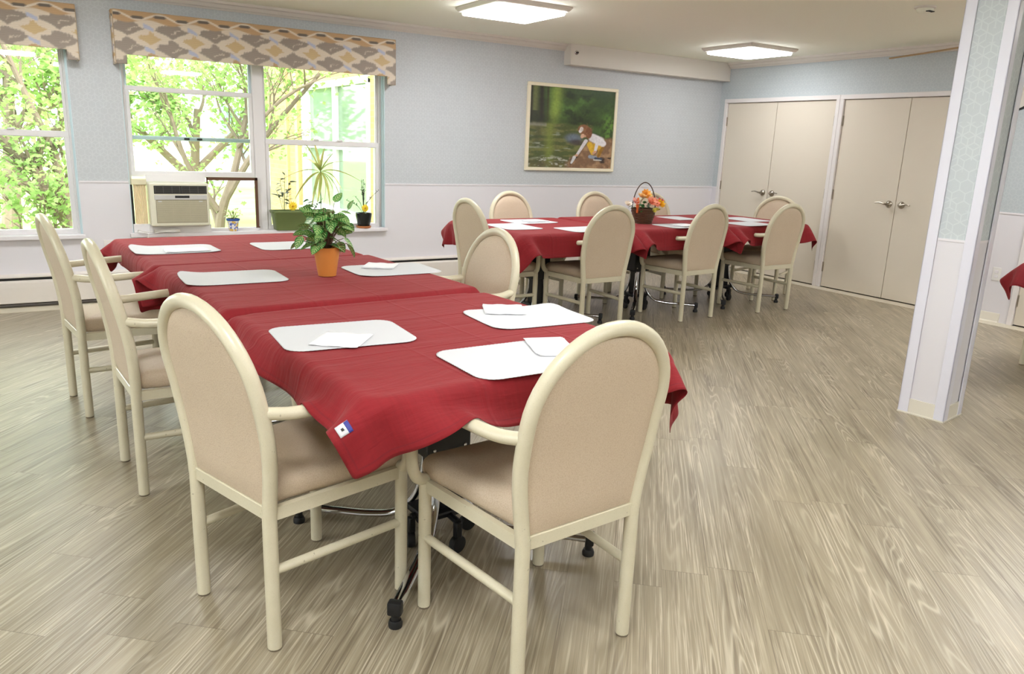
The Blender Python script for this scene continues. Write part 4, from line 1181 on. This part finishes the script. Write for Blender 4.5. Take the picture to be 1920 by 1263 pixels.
# black pot -------------------------------------------------------------
bp = thing('plant_saucer', 'round terracotta saucer under the black pot on the sill', 'saucer', (2.60, YW+.01, SZ))
obj('dish', lathe([(.062, 0), (.068, .006), (.07, .02), (.066, .021), (.06, .008), (0, .008)], 28, cap=False), simple('saucer_clay', srgb(186, 118, 72), .7), bp)
bk = thing('wiry_plant', 'thin wiry plant with tiny dark leaves in a black pot', 'potted plant', (2.60, YW+.01, SZ+.009))
obj('pot', lathe([(.048, 0), (.056, .012), (.074, .10), (.077, .128), (.073, .13), (.068, .115), (0, .112)], 28, cap=False), simple('black_glaze', srgb(30, 34, 34), .25), bk)
obj('soil', lathe([(.0, .118), (.068, .116)], 20, cap=False), M['soil'], bk)
st = []; Ls = []; rr = random.Random(9)
for k in range(11):
    az = rr.uniform(0, 6.28); hh = rr.uniform(.12, .42); rad = rr.uniform(.01, .20) if k > 3 else rr.uniform(0, .03)
    x, y = math.cos(az)*rad, math.sin(az)*rad*.35
    P_ = ctr([(0, 0, .11), (x*.35, y*.35, .11+hh*.6), (x, y, .11+hh)], 6); st.append(tube(P_, .0017, 4))
    for p in P_[6:]:
        for q in range(2):
            L = rr.uniform(.016, .028); Ls.append(place_leaf(leaf_geo(L, L*.4, .1, 3, m=2), tuple(p), rr.uniform(0, 6.28), rr.uniform(-.4, 1.1)))
obj('stems', join(*st), simple('wiry_stem', srgb(70, 66, 56), .8), bk)
leaves_obj('foliage', Ls, m_leaf('wiry_leaf', srgb(40, 52, 44), srgb(66, 80, 66), .15), bk)
flower_pick('yellow_flower', 'pale yellow daisy pick standing in the black pot', (2.60, YW-.03, SZ+.135), .03, .036)
# small blue white pot ----------------------------------------------------
sp_ = thing('ceramic_pot_plant', 'pale green plant in a small blue and white flowered pot', 'potted plant', (1.413, YW-.005, SZ))
def m_pot():
    m = Mat('painted_pot'); x, y, z = m.xyz('Object')
    rim = z.gt(.089)
    v = m.node('ShaderNodeTexVoronoi'); v.inputs['Scale'].default_value = 34
    tc = m.node('ShaderNodeTexCoord'); m.link(tc.outputs['Object'], v.inputs['Vector']); d = X(m.nt, v.outputs['Distance'])
    c = m.mix(d.lt(.42), srgb(232, 232, 236), srgb(226, 190, 110)); n = m.noise(tc.outputs['Object'], 60, 2).gt(.56)
    c = m.mix(n*(d.gt(.42)), c, srgb(84, 104, 190)); m.col(m.mix(rim, c, srgb(62, 92, 170))).set(Roughness=.25); return m.m
obj('pot', lathe([(.032, 0), (.036, .003), (.05, .088), (.056, .09), (.057, .106), (.053, .107), (.048, .095), (0, .092)], 28, cap=False), m_pot(), sp_)
obj('soil', lathe([(.0, .097), (.048, .096)], 20, cap=False), M['soil'], sp_)
Ls = []; st = []; rr = random.Random(12)
for k in range(60):
    az = rr.uniform(0, 6.28); rad = rr.uniform(.01, .075); hh = rr.uniform(.01, .075)+(.04 if k % 7 == 0 else 0)
    p = (math.cos(az)*rad, math.sin(az)*rad*.7, .1+hh); L = rr.uniform(.018, .034)
    if k % 2: st.append(tube([(0, 0, .095), p], .001, 4))
    Ls.append(place_leaf(leaf_geo(L, L*.6, .2, 4, m=2), p, az+rr.uniform(-1, 1), rr.uniform(-.2, .9)))
obj('stems', join(*st), simple('brown_stem', srgb(110, 84, 50), .8), sp_); leaves_obj('foliage', Ls, M['leaf_pale'], sp_)

# air conditioner ---------------------------------------------------------
CB = simple('ac_cream', srgb(222, 218, 198), .42, var=.02)
ac = thing('air_conditioner', 'cream window air conditioner with beige louvred grille', 'air conditioner', (.757, YW-.03, SZ))
aw, ah = .452, .345; z0 = .062
obj('body', box(0, aw, -.085, .22, z0, z0+ah, .012, 3), CB, ac, smooth=False)
obj('mounting_base', box(.0, aw+.02, .0, .12, .0, z0), M['window'], ac, smooth=False)
obj('vent', box(.036, aw-.016, -.087, -.08, z0+ah-.085, z0+ah-.02), M['dark'], ac, smooth=False)
vt = simple('vent_grey', srgb(90, 88, 84), .5)
for k in range(2):
    xa = .044+k*.198
    obj('air_outlet', join(*[box(xa, xa+.188, -.0905, -.087, z0+ah-.079+j*.0105, z0+ah-.0765+j*.0105) for j in range(6)]+[box(xa+d_, xa+d_+.003, -.0912, -.087, z0+ah-.08, z0+ah-.024) for d_ in (0, .06, .125, .185)]), vt, ac, smooth=False)
obj('control_strip', box(.036, aw-.016, -.089, -.08, z0+ah-.132, z0+ah-.094, .002, 1), simple('ac_silver', srgb(196, 194, 192), .35), ac, smooth=False)
obj('display', box(.19, .30, -.091, -.087, z0+ah-.118, z0+ah-.099, .002, 1), M['black'], ac, smooth=False)
gr = [box(.048, aw-.024, -.0895, -.082, z0+.032+j*.0092, z0+.032+j*.0092+.0062) for j in range(19)]+[box(.048+d_, .050+d_, -.0903, -.082, z0+.03, z0+.208) for d_ in (0, .12, .25, .376)]
obj('grille', join(*gr), simple('ac_grille', srgb(192, 184, 160), .5), ac, smooth=False)
obj('grille_back', box(.044, aw-.02, -.0865, -.08, z0+.026, z0+.212), simple('ac_grille_back', srgb(150, 144, 122), .6), ac, smooth=False)
for xx in (.06, .37): obj('clip', box(xx, xx+.028, -.093, -.088, z0+.196, z0+.203, .001, 1), M['paper'], ac, smooth=False)
# accordion filler
af = thing('accordion_panel', 'pleated yellowish side panel left of the air conditioner', 'side panel', (.645, YW+.02, SZ))
pts = []; npl = 18
for k in range(npl+1): pts.append((.012+k*.0052, (.012 if k % 2 else 0)))
V = [(x, y, z) for z in (.07, .385) for x, y in pts]; F = [[k, k+1, k+1+npl+1, k+npl+1] for k in range(npl)]
po = obj('pleats', (V, F), simple('pleat_cream', srgb(246, 234, 206), .6), af, smooth=False); q_ = po.modifiers.new('t', 'SOLIDIFY'); q_.thickness = .001
obj('top_rail', box(.0, .112, -.01, .03, .385, .43, .003, 1), simple('pleat_rail', srgb(224, 216, 186), .5), af, smooth=False)
obj('bottom_rail', box(-.008, .112, -.012, .05, .0, .07, .003, 1), M['window'], af, smooth=False)
obj('dark_edge', box(-.014, .008, .0, .03, .07, .385), M['dark'], af, smooth=False)
obj('top_filler', box(.11, .57, .01, .03, .41, .465), M['window'], af, smooth=False)
# brown framed screen / board
bs = thing('window_screen_frame', 'brown framed square insert right of the air conditioner', 'window insert', (1.222, YW+.03, SZ))
BR = simple('brown_aluminium', srgb(96, 64, 46), .45, var=.15)
obj('frame', join(box(0, .42, 0, .02, .425, .45, .002, 1), box(.395, .42, 0, .02, .02, .45, .002, 1), box(0, .010, 0, .02, .02, .45, .002, 1)), BR, bs, smooth=False)
obj('bottom_track', box(0, .42, 0, .03, .0, .022, .002, 1), M['window'], bs, smooth=False)
obj('end_block', join(box(-.02, .012, -.012, .01, .0, .032, .003, 1), box(.392, .425, -.008, .01, .02, .03, .002, 1)), BR, bs, smooth=False)
obj('glazing', box(.01, .396, .008, .011, .022, .426), M['glass'], bs, smooth=False)
# power cord
cd = thing('power_cord', 'white coiled power cord lying on the sill below the air conditioner', 'cord', (.86, YW-.06, SZ))
pts = []
for k in range(64):
    a = k/64*2*math.pi*3.6; pts.append((.02+.095*math.cos(a)+.01*math.sin(k*.7), .002+.016*math.sin(a), .014+.008*math.sin(a*1.3+.5)+.008*(k/64)))
obj('coil', tube(pts, .005, 6), M['plug'], cd)
obj('lead', tube(ctr([(-.08, .0, .012), (-.15, -.005, .016), (-.19, .0, .03), (-.195, .01, .012), (-.15, -.012, .008), (-.125, -.02, -.01), (-.16, -.018, -.06), (-.28, .03, -.11), (-.412, .052, -.125)], 6), .0042, 6), M['plug'], cd)
obj('plug', box(-.428, -.398, .036, .056, -.145, -.11, .004, 2), M['plug'], cd)

# flower basket ------------------------------------------------------------
fb = thing('flower_basket', 'brown wicker basket with a tall hoop handle on the far table', 'basket', (4.335, 4.985, TZ+.006))
def weave(zs, rs_, n=40, amp=.0025):
    V = []; F = []
    for i, (z, r_) in enumerate(zip(zs, rs_)):
        for k in range(n):
            a = 2*math.pi*k/n; r2 = r_+amp*math.sin(k*math.pi/1+i*math.pi)*(1 if (k//1) % 2 else -1); V.append((r2*math.cos(a), r2*math.sin(a), z))
    for i in range(len(zs)-1):
        for k in range(n): F.append([i*n+k, i*n+(k+1) % n, (i+1)*n+(k+1) % n, (i+1)*n+k])
    F.append(list(range(n))[::-1]); return V, F
WK = simple('dark_wicker', srgb(86, 56, 36), .6, var=.45, scale=60, bump=.5)
zz = np.linspace(0, .125, 22); rz = .072+.028*np.sin(np.clip(zz/.125, 0, 1)*1.4)
o = obj('basket_wall', weave(zz, rz), WK, fb, smooth=False)
rg_ = []
for k, (z, r_) in enumerate(zip(zz, rz)):
    if k % 2 == 0:
        pts = [((r_+.003*math.sin(j*math.pi/2+k*1.57))*math.cos(j/32*2*math.pi), (r_+.003*math.sin(j*math.pi/2+k*1.57))*math.sin(j/32*2*math.pi), z) for j in range(33)]
        rg_.append(tube(pts, .0048, 5, cap=False))
obj('wicker_strands', join(*rg_), WK, fb)
hp = [(.098*math.cos(a), .0, .10+.235*math.sin(a)) for a in np.linspace(0, math.pi, 26)]
obj('handle', xf(tube(hp, .0045, 8), rot('Z', -30)), simple('dark_handle', srgb(70, 54, 44), .5), fb)
def blossom(c, r_, colr, seed, n=9):
    rr = random.Random(seed); P_ = []
    for ring in range(2):
        for k in range(n):
            a = k/n*2*math.pi+ring*.3; lv, lf, _ = leaf_geo(r_*(1-.25*ring), r_*.62, -.25, 4, cup=.25, m=2)
            Mx = Matrix.Rotation(a, 3, 'Z') @ Matrix.Rotation(-(.35+.55*ring), 3, 'Y')
            P_.append(([Mx @ Vector(v) for v in lv], lf))
    az, el = rr.uniform(0, 6.28), rr.uniform(.2, 1.1)
    Mr = Matrix.Rotation(math.radians(rr.uniform(-110, -70)), 3, 'Z') @ Matrix.Rotation(el, 3, 'Y')
    g_ = join(*P_)
    return [tuple(Mr @ Vector(v)+Vector(c)) for v in g_[0]], g_[1]
FLW = [ # dx,dy,dz,r,colour,label
 ((.0, -.075, .165), .042, (240, 160, 130), 'peach pink bloom at the front of the basket'), ((.05, -.05, .155), .042, (244, 150, 120), 'salmon pink bloom right of the front centre of the basket'),
 ((-.01, -.02, .225), .038, (244, 176, 74), 'orange yellow bloom at the top of the basket'), ((.05, .02, .205), .032, (226, 214, 130), 'pale yellow bloom at the top right of the basket'),
 ((-.055, -.04, .205), .034, (236, 190, 120), 'light orange bloom at the upper left of the basket'), ((-.115, -.03, .165), .034, (240, 190, 180), 'pale pink bloom at the left rim of the basket'),
 ((.125, -.03, .145), .036, (250, 190, 40), 'golden yellow bloom hanging off the right rim of the basket'), ((.045, -.10, .105), .022, (214, 206, 90), 'small greenish yellow bloom low at the front of the basket'),
 ((.015, -.10, .103), .018, (220, 208, 100), 'tiny yellow bloom lowest at the front of the basket'), ((-.15, .0, .14), .03, (232, 222, 208), 'cream bloom low at the left rim of the basket'),
 ((.0, .04, .20), .034, (236, 222, 196), 'cream bloom at the rear of the basket')]
for k, (c, r_, colr, label) in enumerate(FLW):
    t = obj('artificial_flower', blossom((0, 0, 0), r_*1.45, colr, k), simple('petal_%s' % 'abcdefghijk'[k], srgb(*colr), .6, var=.12, scale=30), None)
    t.location = (4.335+c[0]*1.15, 4.985+c[1]*1.1, TZ+.006+c[2]+.008); tag(t, label, 'flower', 'blooms in the flower basket')
pn = obj('orange_ribbon_leaf', tube(ctr([(0, 0, 0), (-.004, -.004, .06), (0, 0, .125)], 5), [.01]*4+[.017]*5+[.012, .006], 8, ry=.006, up=(0, 1, 0)), simple('orange_leaf', srgb(222, 104, 44), .5), None)
pn.location = (4.335-.105, 4.985-.045, TZ+.006+.09); tag(pn, 'long dark orange leaf upright at the left front of the basket', 'leaf')
tw = thing('red_berry_twig', 'thin twig with red buds sticking out right of the basket', 'twig', (4.335, 4.985, TZ+.006))
obj('twig', tube(ctr([(.06, 0, .14), (.13, 0, .185), (.19, 0, .175), (.215, 0, .178)], 4), .0018, 5), M['bark'], tw)
obj('berries', join(*[xf(lathe([(.002, -.008), (.010, 0), (.008, .008), (.002, .012)], 8), None, (x, y, z)) for x, y, z in ((.215, 0, .178), (.20, 0, .188), (.18, .0, .172), (.172, 0, .196))]), simple('berry_red', srgb(206, 52, 78), .5), tw)
Ls = []; rr = random.Random(31)
for k in range(46):
    az = rr.uniform(0, 6.28); rad = rr.uniform(.02, .11); Ls.append(place_leaf(leaf_geo(.05, .022, .3, 4, m=2), (math.cos(az)*rad, math.sin(az)*rad, rr.uniform(.115, .17)), az, rr.uniform(-.3, .8)))
leaves_obj('greenery', Ls, M['leaf_dark'], fb)

# ================================================================== OUTSIDE
def m_grass():
    m = Mat('lawn'); tc = m.node('ShaderNodeTexCoord'); n = m.noise(tc.outputs['Object'], 1.2, 4); n2 = m.noise(tc.outputs['Object'], 60, 3)
    m.col(m.mix(n.ramp(.35, .65)*.6+n2*.4, srgb(110, 140, 62), srgb(168, 186, 104))).set(Roughness=.9); return m.m
lawn = struct(obj('ground', box(-45, 45, YW+WT, 60, -.5, -.35), m_grass(), smooth=False))
def m_brick():
    m = Mat('cream_brick'); x, y, z = m.xyz('Object'); b = m.node('ShaderNodeTexBrick'); m.link(m.comb(x+y, z, 0.0), b.inputs['Vector'])
    b.inputs['Scale'].default_value = 1; b.inputs['Brick Width'].default_value = .22; b.inputs['Row Height'].default_value = .075; b.inputs['Mortar Size'].default_value = .006
    b.inputs['Color1'].default_value = srgb(186, 160, 112); b.inputs['Color2'].default_value = srgb(172, 146, 98); b.inputs['Mortar'].default_value = srgb(170, 154, 124)
    m.col(b.outputs[0]).set(Roughness=.85); return m.m
BRK = m_brick()
def m_wglass():
    m = Mat('reflecting_glass'); m.col(srgb(128, 148, 128)).set(Roughness=.05, Metallic=.0); return m.m
WG = m_wglass()
wing = thing('building_wing', 'cream brick wing of the building with a large white framed window outside', 'building', (3.6, 0, -.4))
obj('wall', join(box(0, 4, YW+WT+.4, 9.35, 0, 5.2), box(0, 4, 12.2, 14.3, 0, 5.2), box(0, 4, 9.35, 12.2, 0, .70), box(0, 4, 9.35, 12.2, 2.52, 5.2)), BRK, wing, smooth=False)
wf2 = obj('window_frame', join(*[box(-.03+.002*k_, .06-.002*k_, a, b, c, d) for k_, (a, b, c, d) in enumerate(((9.35, 12.2, .70, .79), (9.35, 12.2, 2.43, 2.52), (9.35, 9.43, .7, 2.5), (12.1, 12.2, .7, 2.5), (10.62, 10.74, .7, 2.5), (9.4, 12.2, 1.6, 1.64), (11.9, 11.94, .7, 2.5)))]), M['window'], wing, smooth=False)
obj('pane', box(.03, .05, 9.4, 12.15, .75, 2.48), WG, wf2, smooth=False)
obj('window_sill', box(-.08, .05, 9.3, 12.25, .63, .70), M['window'], wing, smooth=False)
obj('corner_trim', join(box(-.05, 0, 12.35, 12.5, 0, 5.2), box(-.04, 0, 13.0, 13.03, 0, 5.2)), simple('tan_downpipe', srgb(214, 178, 130), .6), wing, smooth=False)
fbld = thing('distant_building', 'pale distant building with blue green windows seen through the branches', 'building', (5, 27, -.4))
obj('wall', box(-1.5, 12, 0, 6, 0, 7.5), simple('pale_render', srgb(232, 230, 224), .8), fbld, smooth=False)
for k in range(6):
    for j in range(2):
        xw = .2+k*1.9; f_ = obj('window', box(xw, xw+1.3, -.06, .0, .9+j*3.1, 2.7+j*3.1), M['window'], fbld, smooth=False)
        obj('pane', join(box(xw+.08, xw+.61, -.09, -.05, .98+j*3.1, 2.62+j*3.1), box(xw+.69, xw+1.22, -.09, -.05, .98+j*3.1, 2.62+j*3.1)), simple('teal_glass', srgb(120, 186, 170), .1), f_, smooth=False)
obj('roof', box(-1.9, 12.4, -.4, 6.4, 7.5, 7.8), simple('grey_roof', srgb(150, 146, 140), .8), fbld, smooth=False)

def lobed_leaf(L):
    # maple-like outline fan
    pts = []
    for k, (a, r_) in enumerate(((180, .12), (215, .55), (250, .45), (285, .85), (320, .6), (360, 1.1), (40, .6), (75, .85), (110, .45), (145, .55))):
        a = math.radians(a); pts.append((L*.45+L*.5*r_*math.cos(a), L*.5*r_*math.sin(a), -.08*L*abs(math.sin(a))))
    V = [(L*.4, 0, .03*L)]+pts; F = [[0, k, k+1 if k < len(pts) else 1] for k in range(1, len(pts)+1)]
    return V, F, [(.5, .5)]*len(V)
def tree(label, loc, trunk_pts, trunk_r, seed, depth=4, nleaf=2500, leafL=.11, spread=.9, leafmat=None, bl=1.0, flat=1.0):
    t = thing('tree', label, 'tree', loc, 0, 'trees outside the windows'); rr = random.Random(seed); W_ = []; tips = []
    def grow(P_, r0, r1, lvl):
        c = ctr(P_, 5); n = len(c); W_.append(tube(c, [r0+(r1-r0)*i/(n-1) for i in range(n)], 8 if lvl < 2 else 5))
        if lvl >= 2: tips.extend(c[2:])
        if lvl >= depth: return
        for k in range(rr.randint(3, 4) if lvl else 0):
            i = int(n*rr.uniform(.35, 1))-1; p = c[max(1, i)]; d = (c[max(1, i)]-c[max(0, i-1)]).normalized()
            nd = (d+Vector((rr.uniform(-1, 1), rr.uniform(-1, 1), rr.uniform(-.35, .8)))*spread).normalized(); L = bl*rr.uniform(.6, 1.1)*(.72**lvl)
            q = p+nd*L*.5+Vector((rr.uniform(-.1, .1), rr.uniform(-.1, .1), rr.uniform(-.05, .1)))*L; e = p+nd*L
            rr0 = r0+(r1-r0)*i/(n-1); grow([p, q, e], rr0*.62, rr0*.25, lvl+1)
    for P_, ra, rb in trunk_pts: grow([Vector(p) for p in P_], ra, rb, 1)
    obj('trunk', join(*W_), M['bark'], t)
    Ls = []
    for k in range(nleaf):
        p = rr.choice(tips)+Vector((rr.gauss(0, .14), rr.gauss(0, .14), rr.gauss(0, .12))); L = leafL*rr.uniform(.6, 1.25)
        Ls.append(place_leaf(lobed_leaf(L), tuple(p), rr.uniform(0, 6.28), rr.uniform(-1.3, .6), rr.uniform(-1, 1)))
    f = leaves_obj('foliage', Ls, leafmat or M['leaf_tree'], t); f['kind'] = 'stuff'
    return t
# tree by the left window: trunk rising just right of the pane with limbs going up-left
tree('branching tree right outside the left window', (.15, 9.0, -.4), [
    ([(.12, 0, 0), (.12, 0, .6), (.05, 0, 1.05)], .085, .075), ([(.05, 0, 1.05), (-.22, .05, 1.4), (-.65, .1, 1.95), (-1.0, .1, 2.6)], .065, .03), ([(.05, 0, 1.05), (-.35, -.05, 1.25), (-.9, -.1, 1.5), (-1.5, 0, 1.7)], .05, .02),
    ([(.08, 0, .95), (.02, .1, 1.5), (-.15, .15, 2.0), (-.4, .2, 2.8)], .045, .02), ([(.1, 0, .7), (-.05, -.05, .55), (-.4, -.1, .75), (-.62, -.1, .85)], .022, .012), ([(-1.2, .3, 0), (-.95, .3, .5), (-1.25, .3, 1.2), (-1.5, .4, 2.2)], .085, .03)],
    .1, 11, 4, 5200, .085, .85)
tree('leafy tree outside behind the raised window', (1.9, 10.3, -.4), [
    ([(0, 0, 0), (.05, 0, .7), (.25, 0, 1.3), (.5, .1, 2.2)], .075, .03), ([(.1, 0, .9), (.45, -.1, 1.5), (.85, -.1, 2.0), (1.35, -.1, 2.55)], .045, .02), ([(.03, 0, .8), (-.3, .1, 1.4), (-.5, .1, 2.2)], .04, .02),
    ([(.3, 0, 1.6), (.75, -.3, 2.15), (1.2, -.4, 2.45)], .03, .012)],
    .08, 23, 4, 2600, .085, .9)
tree('bushy tree further out across the lawn', (-.4, 13.5, -.4), [([(0, 0, 0), (.1, 0, 1.2), (.2, 0, 2.6)], .14, .06), ([(0, 0, .9), (.8, 0, 1.8), (1.6, 0, 2.7)], .09, .04), ([(0, 0, .9), (-.8, 0, 1.9), (-1.3, 0, 3.0)], .09, .04)], .1, 31, 4, 3800, .16, .9, bl=1.6)
tree('pale bushy tree further out behind the air conditioner window', (2.6, 16.5, -.4), [([(0, 0, 0), (.1, 0, 1.2), (.2, 0, 2.2)], .12, .06), ([(0, 0, .9), (.8, 0, 1.7), (1.4, 0, 2.3)], .08, .04), ([(0, 0, .9), (-.8, 0, 1.7), (-1.6, 0, 2.4)], .08, .04)], .1, 37, 4, 3000, .16, .9, bl=1.5)
